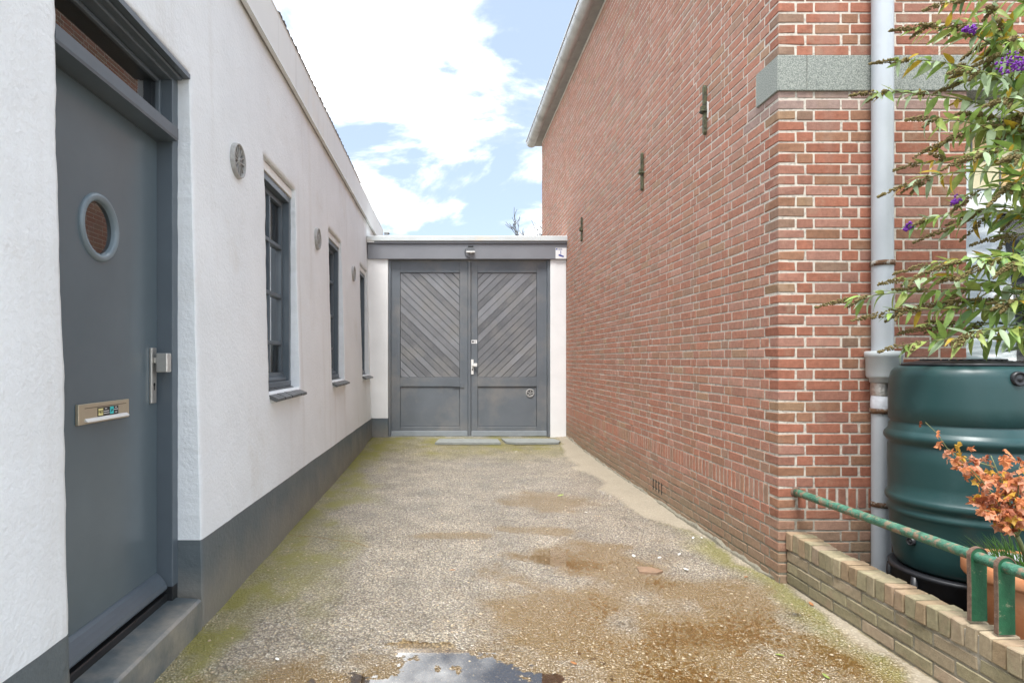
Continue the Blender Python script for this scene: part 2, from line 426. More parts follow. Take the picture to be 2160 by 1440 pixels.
class MB:
    def __init__(s):
        s.v = []; s.f = []; s.c = []; s.smooth = []
    def add(s, vs, fs, col=None, smooth=False):
        b = len(s.v)
        s.v += [tuple(q) for q in vs]
        for f in fs:
            s.f.append(tuple(i + b for i in f)); s.c.append(col); s.smooth.append(smooth)
        return s
    def box(s, x0, x1, y0, y1, z0, z1, col=None, bev=0.0, jit=0.0):
        if x0 > x1: x0, x1 = x1, x0
        if y0 > y1: y0, y1 = y1, y0
        if z0 > z1: z0, z1 = z1, z0
        if bev <= 0:
            vs = [(x0,y0,z0),(x1,y0,z0),(x1,y1,z0),(x0,y1,z0),(x0,y0,z1),(x1,y0,z1),(x1,y1,z1),(x0,y1,z1)]
            fs = [(0,3,2,1),(4,5,6,7),(0,1,5,4),(1,2,6,5),(2,3,7,6),(3,0,4,7)]
            return s.add(vs, fs, col)
        # chamfered box: 24 verts
        b = min(bev, (x1-x0)*.45, (y1-y0)*.45, (z1-z0)*.45)
        X = (x0, x1); Y = (y0, y1); Z = (z0, z1); vs = []; idx = {}
        for i in (0,1):
            for j in (0,1):
                for k in (0,1):
                    dx = b if i == 0 else -b; dy = b if j == 0 else -b; dz = b if k == 0 else -b
                    a = (random.uniform(-jit, jit), random.uniform(-jit, jit), random.uniform(-jit, jit)) if jit else (0,0,0)
                    idx[i,j,k,0] = len(vs); vs.append((X[i]+a[0], Y[j]+dy+a[1], Z[k]+dz+a[2]))
                    idx[i,j,k,1] = len(vs); vs.append((X[i]+dx+a[0], Y[j]+a[1], Z[k]+dz+a[2]))
                    idx[i,j,k,2] = len(vs); vs.append((X[i]+dx+a[0], Y[j]+dy+a[1], Z[k]+a[2]))
        fs = []
        def face(lst, n):
            q = [Vector(vs[i]) for i in lst]
            nn = (q[1]-q[0]).cross(q[2]-q[0])
            if nn.dot(Vector(n)) < 0: lst = lst[::-1]
            fs.append(tuple(lst))
        for i in (0,1):
            sg = -1 if i == 0 else 1
            face([idx[i,0,0,0], idx[i,1,0,0], idx[i,1,1,0], idx[i,0,1,0]], (sg,0,0))
            face([idx[0,i,0,1], idx[1,i,0,1], idx[1,i,1,1], idx[0,i,1,1]], (0,sg,0))
            face([idx[0,0,i,2], idx[1,0,i,2], idx[1,1,i,2], idx[0,1,i,2]], (0,0,sg))
        for i in (0,1):
            for j in (0,1):
                a, c = (-1,1)[i], (-1,1)[j]
                face([idx[i,j,0,0], idx[i,j,1,0], idx[i,j,1,1], idx[i,j,0,1]], (a,c,0))
                face([idx[i,0,j,0], idx[i,1,j,0], idx[i,1,j,2], idx[i,0,j,2]], (a,0,c))
                face([idx[0,i,j,1], idx[1,i,j,1], idx[1,i,j,2], idx[0,i,j,2]], (0,a,c))
                for k in (0,1):
                    face([idx[i,j,k,0], idx[i,j,k,1], idx[i,j,k,2]], (a,c,(-1,1)[k]))
        return s.add(vs, fs, col)
    def lathe(s, prof, centre, axis='z', seg=32, col=None, cap=False):
        """prof: list of (radius, height along axis)"""
        vs = []; n = len(prof); cx, cy, cz = centre
        for k in range(seg):
            a = 2*math.pi*k/seg; c, q = math.cos(a), math.sin(a)
            for r, h in prof:
                if axis == 'z': vs.append((cx+r*c, cy+r*q, cz+h))
                elif axis == 'x': vs.append((cx+h, cy+r*c, cz+r*q))
                else: vs.append((cx-r*c, cy+h, cz+r*q))
        fs = []
        for k in range(seg):
            k2 = (k+1) % seg
            for i in range(n-1):
                fs.append((k*n+i, k2*n+i, k2*n+i+1, k*n+i+1))
        s.add(vs, fs, col, True)
        if cap:
            b = len(s.v) - len(vs)
            for e in (0, n-1):
                if prof[e][0] > 1e-6:
                    ring = [b+k*n+e for k in range(seg)]
                    s.f.append(tuple(ring[::-1] if e == 0 else ring)); s.c.append(col); s.smooth.append(False)
        return s
    def tube(s, pts, rad, seg=8, col=None, capped=True):
        pts = [Vector(q) for q in pts]; n = len(pts)
        rr = rad if isinstance(rad, (list, tuple)) else [rad]*n
        vs = []; up = Vector((0,0,1)); prev = None
        for i, q in enumerate(pts):
            d = (pts[min(i+1,n-1)] - pts[max(i-1,0)])
            if d.length < 1e-9: d = Vector((0,0,1))
            d.normalize()
            if prev is None:
                a = d.cross(up)
                if a.length < 1e-3: a = d.cross(Vector((1,0,0)))
            else:
                a = prev - d*prev.dot(d)
                if a.length < 1e-5: a = d.cross(Vector((1,0,0)))
            a.normalize(); prev = a; b = d.cross(a)
            for k in range(seg):
                t_ = 2*math.pi*k/seg
                vs.append(q + (a*math.cos(t_) + b*math.sin(t_))*rr[i])
        fs = []
        for i in range(n-1):
            for k in range(seg):
                k2 = (k+1) % seg
                fs.append((i*seg+k, i*seg+k2, (i+1)*seg+k2, (i+1)*seg+k))
        s.add(vs, fs, col, True)
        if capped:
            b = len(s.v) - len(vs)
            s.f.append(tuple(b+k for k in range(seg))[::-1]); s.c.append(col); s.smooth.append(False)
            s.f.append(tuple(b+(n-1)*seg+k for k in range(seg))); s.c.append(col); s.smooth.append(False)
        return s
    def prism(s, poly, axis, a0, a1, col=None):
        """poly: 2-D outline; axis x: (y,z) outline, axis y: (x,z), axis z: (x,y)"""
        n = len(poly)
        def P3(q, a):
            return (a, q[0], q[1]) if axis == 'x' else ((q[0], a, q[1]) if axis == 'y' else (q[0], q[1], a))
        vs = [P3(q, a0) for q in poly] + [P3(q, a1) for q in poly]
        fs = [tuple(range(n))[::-1], tuple(range(n, 2*n))]
        for i in range(n):
            j = (i+1) % n
            fs.append((i, j, n+j, n+i))
        return s.add(vs, fs, col)
    def build(s, name, material, parent=None, origin=None, recalc=True):
        me = bpy.data.meshes.new(name)
        if origin is None:
            xs = [q[0] for q in s.v]; ys = [q[1] for q in s.v]; zs = [q[2] for q in s.v]
            origin = Vector(((min(xs)+max(xs))/2, (min(ys)+max(ys))/2, min(zs)))
        origin = Vector(origin)
        me.from_pydata([(q[0]-origin.x, q[1]-origin.y, q[2]-origin.z) for q in s.v], [], s.f)
        me.polygons.foreach_set('use_smooth', s.smooth)
        if any(c is not None for c in s.c):
            a = me.color_attributes.new('Col', 'FLOAT_COLOR', 'CORNER')
            buf = []
            for pl, c in zip(me.polygons, s.c):
                c = c or (0.3, 0.2, 0.1)
                buf += [c[0], c[1], c[2], 1.0] * pl.loop_total
            a.data.foreach_set('color', buf)
        me.materials.append(MATS[material] if isinstance(material, str) else material)
        if recalc:
            bm = bmesh.new(); bm.from_mesh(me)
            bmesh.ops.recalc_face_normals(bm, faces=bm.faces)
            bm.to_mesh(me); bm.free()
        me.update()
        return link(name, me, origin, parent)

def link(name, data, origin, parent=None):
    o = bpy.data.objects.new(name, data)
    C.objects.link(o)
    origin = Vector(origin)
    ORG[o.name] = origin
    if parent is not None:
        o.parent = parent
        o.location = origin - worg(parent)
    else:
        o.location = origin
    return o
def tag(o, label=None, cat=None, group=None, kind=None):
    if label: o['label'] = label
    if cat: o['category'] = cat
    if group: o['group'] = group
    if kind: o['kind'] = kind
    return o
def thing(name, loc, label, cat, group=None):
    return tag(link(name, None, loc), label, cat, group)
def box(name, m_, parent, x0, x1, y0, y1, z0, z1, bev=0.003):
    return MB().box(x0, x1, y0, y1, z0, z1, bev=bev).build(name, m_, parent)
def text_mb(txt, size, to3d):
    cu = bpy.data.curves.new('txt', 'FONT'); cu.body = txt; cu.size = size; cu.align_x = 'CENTER'; cu.align_y = 'CENTER'
    cu.extrude = 0.0004; cu.resolution_u = 2
    o = bpy.data.objects.new('txt', cu); C.objects.link(o)
    dg = bpy.context.evaluated_depsgraph_get()
    me = o.evaluated_get(dg).to_mesh()
    b = MB(); b.add([to3d(*q.co) for q in me.vertices], [tuple(pl.vertices) for pl in me.polygons])
    o.evaluated_get(dg).to_mesh_clear()
    bpy.data.objects.remove(o); bpy.data.curves.remove(cu)
    return b

def nz1(x, y, z=0.0): return noise.noise(Vector((x, y, z)))
def fbm(x, y, z=0.0, o=4): return noise.fractal(Vector((x, y, z)), 1.0, 2.0, o)
def sstep(a, b, x):
    q = min(1, max(0, (x-a)/(b-a))); return q*q*(3-2*q)
def lerp(a, b, q): return a + (b-a)*q
def px(x, y, Y):
    """point seen at pixel x, y of the photograph at depth Y"""
    return Vector(((x-CX)*Y/F, Y, CH + (CY-y)*Y/F))

XW, YC, YG = 2.006, 3.614, 9.96         # brick side wall, brick front wall, gate plane
SG = F / YG

# ================================================================== GROUND
def profile(y):
    return 0.016*sstep(6.8, 8.6, y) + 0.05*sstep(8.4, 9.9, y)
def ell(x, y, cx, cy, rx, ry, n=0.25, sc=2.0):
    d = math.sqrt(((x-cx)/rx)**2 + ((y-cy)/ry)**2) + n*fbm(x*sc+3.1, y*sc-1.7, 0.3, 4)
    return 1 - sstep(0.6, 1.15, d)
CRK = [(-1.24, 4.66), (-1.10, 4.60), (-0.98, 4.59), (-0.83, 4.50), (-0.70, 4.47), (-0.55, 4.33)]
def segd(x, y, a, b):
    dx, dy = b[0]-a[0], b[1]-a[1]; t_ = max(0, min(1, ((x-a[0])*dx+(y-a[1])*dy)/(dx*dx+dy*dy)))
    return math.hypot(x-a[0]-t_*dx, y-a[1]-t_*dy)
def ground_info(x, y):
    pud = ell(x, y, 0.02, 2.36, 0.44, 0.42, 0.75, 5.0)
    def soft(cx, cy, rx, ry, n, sc):
        d = math.sqrt(((x-cx)/rx)**2 + ((y-cy)/ry)**2) + n*fbm(x*sc+3.1, y*sc-1.7, 0.3, 5)
        return 1 - sstep(0.50, 1.35, d)
    silt = max(soft(1.22, 2.80, 0.78, 1.00, 0.8, 2.6), 0.95*soft(0.52, 3.22, 0.34, 0.34, 0.8, 4), 0.9*soft(1.0, 3.95, 0.55, 0.42, 0.9, 3),
               0.9*soft(-0.30, 2.45, 0.60, 0.22, 0.8, 4), 0.7*soft(0.45, 2.55, 0.5, 0.25, 0.9, 4))
    damp = max(ell(x, y, 0.95, 5.75, 0.5, 0.42, 0.5, 3), ell(x, y, 0.10, 4.60, 0.34, 0.12, 0.5, 4), ell(x, y, 0.75, 4.75, 0.4, 0.14, 0.6, 3))
    damp2 = 0.75*damp
    edge = x - (-1.25)
    moss = (1 - sstep(0.12, 0.62 + 0.25*fbm(x*1.3, y*0.9, 5.0), edge + 0.30*fbm(x*2.4, y*1.6, 1.0)))*(0.55 + 0.9*max(0, min(0.6, fbm(x*4.5, y*3.0, 7.0)+0.35)))
    far = sstep(7.6, 9.4, y + 0.5*fbm(x*1.5, y*1.5, 8.0))
    moss = max(moss, far*0.75*(0.6+0.8*max(0, fbm(x*3, y*3, 2.0)+0.3)))
    right = XW - x
    wst = 0.30*sstep(4.2, 5.6, y)*(1-0.35*sstep(8.0, 9.5, y)) + 0.05
    strip = 1 - sstep(wst-0.06, wst+0.015, right + 0.16*fbm(x*1.2+9, y*1.4, 4.0))
    rmoss = (1 - sstep(0.02, 0.30, right + 0.15*fbm(x*3, y*2.2, 6.0)))*(1-strip)*0.85
    rmoss *= (1 - sstep(5.4, 6.4, y))
    moss = max(moss, rmoss)*(1-strip)
    wet = 0.92 - 0.55*moss - 0.9*strip - 0.35*sstep(6.2, 8.6, y)
    wet = max(0, min(1, wet + 0.2*fbm(x*1.1, y*1.1, 12.0)))
    rimw = ell(x, y, 0.02, 2.36, 0.56, 0.52, 0.6, 4.5)
    silt_c = min(1, max(silt, damp2, 0.75*rimw))*(1-strip)
    h = profile(y) + 0.0035*fbm(x*1.6, y*1.6, 0.0, 3) + 0.002
    h += 0.0042*noise.noise(Vector((x*46, y*46, 1.0))) + 0.0022*noise.noise(Vector((x*95, y*95, 4.0)))
    h -= 0.0044*silt + 0.0085*pud + 0.002*damp
    if -1.3 < x < -0.35 and 4.2 < y < 5.0:
        dcr = min(segd(x, y, CRK[i], CRK[i+1]) for i in range(len(CRK)-1)); cm = math.exp(-(dcr/0.009)**2)
        h -= 0.006*cm; silt_c = max(silt_c, 0.9*cm)
    h += 0.012*strip*sstep(5.0, 5.8, y)
    h += 0.006*(1-sstep(0, 0.05, right)) + 0.005*(1-sstep(0, 0.05, edge))
    h *= 1.0
    return h, moss, wet, strip, silt_c

xs = [-1.42 + i*0.0125 for i in range(int(3.60/0.0125)+1)]
ys = []
y = -4.0
while y < 2.1:
    ys.append(y); y += 0.10
while y < 5.2:
    ys.append(y); y += 0.0125
while y < 10.25:
    ys.append(y); y += 0.02
vs = []; mk = []
for y in ys:
    for x in xs:
        h, a, b_, c_, d_ = ground_info(x, y)
        vs.append((x, y, h)); mk += [a, b_, c_, d_]
nx = len(xs)
fs = [(j*nx+i, j*nx+i+1, (j+1)*nx+i+1, (j+1)*nx+i) for j in range(len(ys)-1) for i in range(nx-1)]
me = bpy.data.meshes.new('alley_floor')
me.from_pydata(vs, [], fs)
at_ = me.color_attributes.new('mask', 'FLOAT_COLOR', 'POINT')
at_.data.foreach_set('color', mk)
me.polygons.foreach_set('use_smooth', [True]*len(fs))
me.materials.append(MATS['alley'])
tag(link('alley_floor', me, (0, 0, 0)), kind='structure')

gm = MB(); gm.add([(-900,-900,-0.06),(900,-900,-0.06),(900,900,-0.06),(-900,900,-0.06)], [(0,1,2,3)])
tag(gm.build('ground', 'ground_far', origin=(0,0,-0.06)), kind='structure')

for nm, mt, q in (('puddle_water', 'water', (-0.80, 0.72, 1.6, 2.78)), ('puddle_film', 'thin_water', (0.7205, 1.85, 1.6, 5.2)), ('puddle_film', 'thin_water', (-0.80, 0.72, 2.7805, 5.2))):
    wm = MB(); zw = -0.0036
    wm.add([(q[0],q[2],zw),(q[1],q[2],zw),(q[1],q[3],zw),(q[0],q[3],zw)], [(0,1,2,3)])
    tag(wm.build(nm, mt, origin=((q[0]+q[1])/2, (q[2]+q[3])/2, zw)), kind='structure')

# planting bed behind the low wall
bs = MB(); bx_ = [2.10 + i*0.06 for i in range(60)]; by_ = [0.0 + j*0.06 for j in range(61)]
bvs = [(x, y, 0.07 + 0.03*fbm(x*3, y*3, 2.0)) for y in by_ for x in bx_]
bs.add(bvs, [(j*60+i, j*60+i+1, (j+1)*60+i+1, (j+1)*60+i) for j in range(60) for i in range(59)], None, True)
tag(bs.build('planting_bed', 'soil', origin=(3.5, 1.8, 0)), kind='structure')

# ================================================================== WHITE HOUSE
def WX(z): return -1.222 - 0.025*z
HW = thing('white_house', (-1.25, 3.0, 0), 'low white plastered house with dark grey plinth, door and three windows', 'house')
WIN = [(4.27, 5.15), (6.62, 7.46), (9.02, 9.85)]
ZW0, ZW1 = 1.12, 2.81
DY0, DY1, DZ1 = 1.974, 3.026, 2.796
ZTOP, ZPL = 3.641, 0.42
Y0H, Y1H = -3.0, 12.15
openings = [(DY0, DY1, -0.1, DZ1)] + [(a, b, ZW0, ZW1) for a, b in WIN]
def plz(y): return 0.47 - 0.0088*max(y, 1.5)

def wall_sheet(name, material, za, zb, step):
    yl = set(); zl = set([za, zb])
    y = Y0H
    while y < Y1H: yl.add(round(y, 4)); y += step if y > 1.4 else 0.3
    z = za
    while z < zb: zl.add(round(z, 4)); z += step
    for a, b, c, d in openings:
        yl |= {a, b}
        for q in (c, d):
            if za < q < zb: zl.add(q)
    yl.add(Y1H)
    hard_y = {q for o_ in openings for q in o_[:2]}; hard_z = {q for o_ in openings for q in o_[2:]} | {za, zb}
    def clean(lst, hard):
        lst = sorted(lst); outl = []
        for q in lst:
            if outl and q - outl[-1] < step*0.4:
                if q in hard:
                    if outl[-1] in hard: outl.append(q)
                    else: outl[-1] = q
            else: outl.append(q)
        return outl
    yl = clean(yl, hard_y); zl = clean(zl, hard_z)
    def inside(y, z): return any(a < y < b and c < z < d for a, b, c, d in openings)
    def pos(y, z):
        # slightly wavy trowelled surface and ragged arrises
        dx = 0.006*fbm(y*1.3, z*1.3, 1.0) + 0.0022*fbm(y*9, z*9, 3.0)
        dy = dz = 0.0
        for a, b, c, d in openings:
            if a-1e-4 <= y <= b+1e-4 and c-1e-4 <= z <= d+1e-4:
                if abs(y-a) < 1e-4 or abs(y-b) < 1e-4: dy = 0.0065*fbm(z*5, a, 2.0) + 0.003*nz1(z*28, b)
                if abs(z-d) < 1e-4: dz = 0.007*fbm(y*5, d, 2.0) + 0.003*nz1(y*28, 1)
                dx -= 0.006
        zz = z
        if abs(z - ZPL) < 0.25: zz = z + (plz(y) - ZPL)*(1-abs(z-ZPL)/0.25)
        return (WX(zz) + dx, y + dy, zz + dz)
    b = MB(); ids = {}
    def vid(i, j):
        if (i, j) not in ids:
            ids[i, j] = len(b.v); b.v.append(pos(yl[i], zl[j]))
        return ids[i, j]
    filled = {}
    for i in range(len(yl)-1):
        for j in range(len(zl)-1):
            ok = not inside((yl[i]+yl[i+1])/2, (zl[j]+zl[j+1])/2)
            filled[i, j] = ok
            if ok:
                b.f.append((vid(i,j), vid(i+1,j), vid(i+1,j+1), vid(i,j+1))); b.c.append(None); b.smooth.append(True)
    # reveals
    DEP = 0.16
    def inner(i, j):
        k = ('in', i, j)
        if k not in ids:
            q = b.v[vid(i, j)]; ids[k] = len(b.v); b.v.append((WX(1.4)-DEP, q[1], q[2]))
        return ids[k]
    for (i, j), ok in filled.items():
        if ok: continue
        for di, dj, e0, e1 in ((-1,0,(i,j),(i,j+1)), (1,0,(i+1,j),(i+1,j+1)), (0,-1,(i,j),(i+1,j)), (0,1,(i,j+1),(i+1,j+1))):
            if filled.get((i+di, j+dj)):
                b.f.append((vid(*e0), vid(*e1), inner(*e1), inner(*e0))); b.c.append(None); b.smooth.append(False)
    return b.build(name, material, HW, origin=(-1.25, 3.0, 0))
wall_sheet('wall', 'plaster', ZPL, ZTOP, 0.035)
wall_sheet('plinth', 'plinth', -0.06, ZPL, 0.035)
# the rest of the volume (end wall, back, inside face)
MB().box(-6.0, -1.50, Y0H, Y1H-0.01, -0.05, 0.10).build('floor_slab', 'plinth', HW)
MB().box(-6.2, -6.0, Y0H, Y1H, -0.05, 3.64).box(-6.0, -1.40, Y1H-0.22, Y1H-0.003, -0.05, 3.64).box(-6.0, -1.40, Y0H, Y0H+0.2, -0.05, 3.64).build('rear_wall', 'plaster_plain', HW)
box('ceiling', 'plaster_plain', HW, -6.0, -1.32, Y0H+0.01, Y1H-0.23, 3.655, 3.75, 0)

# door step
st = MB()
st.add([(-1.219, DY0-0.10, -0.05), (-1.219, DY1-0.02, -0.05), (-1.224, DY1-0.02, 0.145), (-1.224, DY0-0.10, 0.145), (-1.236, DY0-0.10, 0.155), (-1.236, DY1-0.02, 0.155),
        (-1.375, DY0-0.10, 0.163), (-1.375, DY1-0.02, 0.163), (-1.375, DY0-0.10, -0.05), (-1.375, DY1-0.02, -0.05)],
       [(0,1,2,3), (3,2,5,4), (4,5,7,6), (6,7,9,8), (1,9,7,5,2), (0,3,4,6,8)])
st.build('door_step', 'step_stone', HW)
box('threshold', 'black_sill', HW, -1.376, -1.47, DY0-0.1, DY1-0.005, 0.12, 0.196, 0.004)

# door frame, head and transom
XF, XD = -1.3515, -1.427
DF = MB()
DF.box(XF, -1.50, DY1-0.058, DY1+0.03, 0.197, 2.76, bev=0.003)
DF.box(XF, -1.50, DY0-0.03, DY0+0.058, 0.197, 2.76, bev=0.003)
DF.box(XF-0.002, -1.50, DY0+0.058, DY1-0.058, 2.735, 2.76, bev=0.003)
dfo = DF.build('door_frame', 'frame_paint', HW)
HD = MB()
HD.prism([(WX(2.79)+0.006, 2.762), (WX(2.79)+0.006, 2.786), (-1.33, 2.794), (-1.46, 2.794), (-1.46, 2.762)], 'y', DY0-0.02, DY1-0.006)
HD.box(-1.318, -1.40, DY0-0.02, DY1-0.02, 2.748, 2.7605, bev=0.004)
HD.build('head_moulding', 'frame_paint', dfo)
TR = MB()
TR.prism([(-1.325, 2.430), (-1.322, 2.442), (-1.322, 2.492), (-1.345, 2.512), (-1.49, 2.518), (-1.49, 2.430)], 'y', DY0+0.0585, DY1-0.0585)
TR.build('transom', 'frame_paint', dfo)
b_ = MB()
b_.box(-1.405, -1.44, DY1-0.082, DY1-0.0585, 2.519, 2.734, bev=0.003).box(-1.405, -1.44, DY0+0.0585, DY0+0.082, 2.519, 2.734, bev=0.003)
b_.box(-1.407, -1.44, DY0+0.083, DY1-0.083, 2.715, 2.7335, bev=0.003).box(-1.407, -1.44, DY0+0.083, DY1-0.083, 2.5195, 2.54, bev=0.003)
b_.build('fanlight_frame', 'frame_paint', dfo)
tag(box('fanlight_pane', 'pane_dark', dfo, -1.425, -1.429, DY0+0.08, DY1-0.08, 2.53, 2.725, 0))
box('black_foot', 'black_sill', dfo, XF+0.001, -1.44, DY1-0.0595, DY1-0.004, 0.155, 0.232, 0.002)

# the door leaf with its porthole
PC = (2.47, 1.895); PR = 0.120
DL = MB(); seg = 48; hs_ = 0.22
def sq(a):
    c, s_ = math.cos(a), math.sin(a); k = hs_/max(abs(c), abs(s_)); return (PC[0]+c*k, PC[1]+s_*k)
ring_in = [(PC[0]+PR*math.cos(2*math.pi*(k+.5)/seg), PC[1]+PR*math.sin(2*math.pi*(k+.5)/seg)) for k in range(seg)]
ring_out = [sq(2*math.pi*(k+.5)/seg) for k in range(seg)]
corner = {}
dvs = [(XD, *q) for q in ring_in] + [(XD, *q) for q in ring_out] + [(XD-0.04, *q) for q in ring_in]
dfs = []
for k in range(seg):
    k2 = (k+1) % seg
    dfs.append((k, k2, seg+k2, seg+k)); dfs.append((k, 2*seg+k, 2*seg+k2, k2))
DL.add(dvs, dfs)
for sy in (-1, 1):       # the corners of the square round the porthole
    for sz in (-1, 1):
        q = (PC[0]+sy*hs_, PC[1]+sz*hs_)
        near = sorted(range(seg), key=lambda k: (ring_out[k][0]-q[0])**2+(ring_out[k][1]-q[1])**2)[:2]
        DL.add([(XD, *q), (XD, *ring_out[near[0]]), (XD, *ring_out[near[1]])], [(0,1,2)])
ya, yb, za, zb = DY0+0.062, DY1-0.062, 0.215, 2.428
p0, p1, q0, q1 = PC[0]-hs_, PC[0]+hs_, PC[1]-hs_, PC[1]+hs_
for (a, b2, c, d) in ((ya, p0, za, zb), (p1, yb, za, zb), (p0, p1, za, q0), (p0, p1, q1, zb)):
    DL.add([(XD,a,c),(XD,b2,c),(XD,b2,d),(XD,a,d)], [(0,1,2,3)])
DL.add([(XD,yb,za),(XD,yb,zb),(XD-0.04,yb,zb),(XD-0.04,yb,za)], [(0,1,2,3)])
DL.add([(XD,ya,za),(XD,yb,za),(XD-0.04,yb,za),(XD-0.04,ya,za)], [(0,1,2,3)])
door = DL.build('door', 'door_paint', HW, recalc=False)
pr_ = [(PR-0.016, -0.026), (PR-0.012, 0.002), (PR-0.009, 0.009), (PR-0.002, 0.013), (PR+0.006, 0.015), (PR+0.014, 0.012), (PR+0.019, 0.006), (PR+0.020, -0.001)]
mat('ring_paint', (0.17, 0.215, 0.24), 0.22, 0.05, 6)
MB().lathe(pr_, (XD, *PC), 'x', 56).build('porthole_ring', 'ring_paint', door)
MB().lathe([(0.0, 0.0), (PR-0.012, 0.0)], (XD-0.010, *PC), 'x', 48).build('porthole_pane', 'pane_dark', door)
wb = MB()
wb.prism([(XD, 0.222), (XD+0.052, 0.222), (XD+0.056, 0.232), (XD+0.050, 0.252), (XD+0.034, 0.276), (XD+0.020, 0.292), (XD+0.006, 0.302), (XD, 0.304)], 'y', ya+0.002, yb-0.01)
wb.build('weather_bar', 'frame_paint', door)
hp = MB().box(XD+0.001, XD+0.014, 2.885, 2.932, 1.142, 1.41, bev=0.002).build('handle_plate', 'brushed_steel', door)
kn = MB().box(XD+0.0145, XD+0.055, 2.902, 2.922, 1.335, 1.362, bev=0.002).box(XD+0.032, XD+0.086, 2.886, 2.934, 1.292, 1.384, bev=0.004)
kn.build('knob', 'brushed_steel', door)
MB().lathe([(0.0, 0.0), (0.0085, 0.0), (0.0085, -0.003)], (XD+0.0155, 2.909, 1.232), 'x', 16).box(XD+0.0145, XD+0.0155, 2.905, 2.913, 1.205, 1.228).build('keyhole', 'dark', door)
lb = MB().box(XD+0.001, XD+0.015, 2.307, 2.676, 1.098, 1.178, bev=0.002).build('letter_plate', 'letter_brass', door)
MB().prism([(XD+0.0155, 1.110), (XD+0.027, 1.106), (XD+0.027, 1.111), (XD+0.0155, 1.120)], 'y', 2.345, 2.655).build('letter_flap_lip', 'white_metal', door)
MB().box(XD+0.0152, XD+0.0158, 2.345, 2.650, 1.160, 1.162).build('letter_flap_gap', 'dark', door)
sk = MB().box(XD+0.0155, XD+0.0163, 2.432, 2.585, 1.121, 1.157).build('letter_sticker', 'ink', door)
tag(sk, 'black sticker with yellow NEE and turquoise JA')
XS = XD + 0.0166
MB().box(XS, XS+0.0003, 2.436, 2.470, 1.125, 1.153).build('sticker_block', 'sticker_yellow', door)
MB().box(XS, XS+0.0003, 2.520, 2.548, 1.125, 1.155).build('sticker_block', 'sticker_cyan', door)
text_mb('NEE', 0.018, lambda u, v_, w_: (XS+0.0006+w_, 2.453+u, 1.139+v_)).build('sticker_text', 'ink', door)
text_mb('JA', 0.018, lambda u, v_, w_: (XS+0.0006+w_, 2.534+u, 1.140+v_)).build('sticker_text', 'ink', door)
ls = MB()
for (a, b2, zz) in ((2.482, 2.498, 1.150), (2.475, 2.512, 1.140), (2.475, 2.515, 1.131), (2.558, 2.572, 1.151), (2.552, 2.581, 1.142), (2.557, 2.575, 1.130)):
    ls.box(XS, XS+0.0004, a, b2, zz-0.0013, zz+0.0013)
ls.build('sticker_lines', 'sign_white', door)
# dark hall behind the porthole and fanlight
MB().add([(-1.50,1.85,0.15),(-1.50,3.10,0.15),(-1.50,3.10,2.78),(-1.50,1.85,2.78),(-2.4,1.85,0.15),(-2.4,3.10,0.15),(-2.4,3.10,2.78),(-2.4,1.85,2.78)],
         [(4,5,6,7),(0,1,5,4),(1,2,6,5),(2,3,7,6),(3,0,4,7)]).build('hall', 'room', HW, recalc=False)

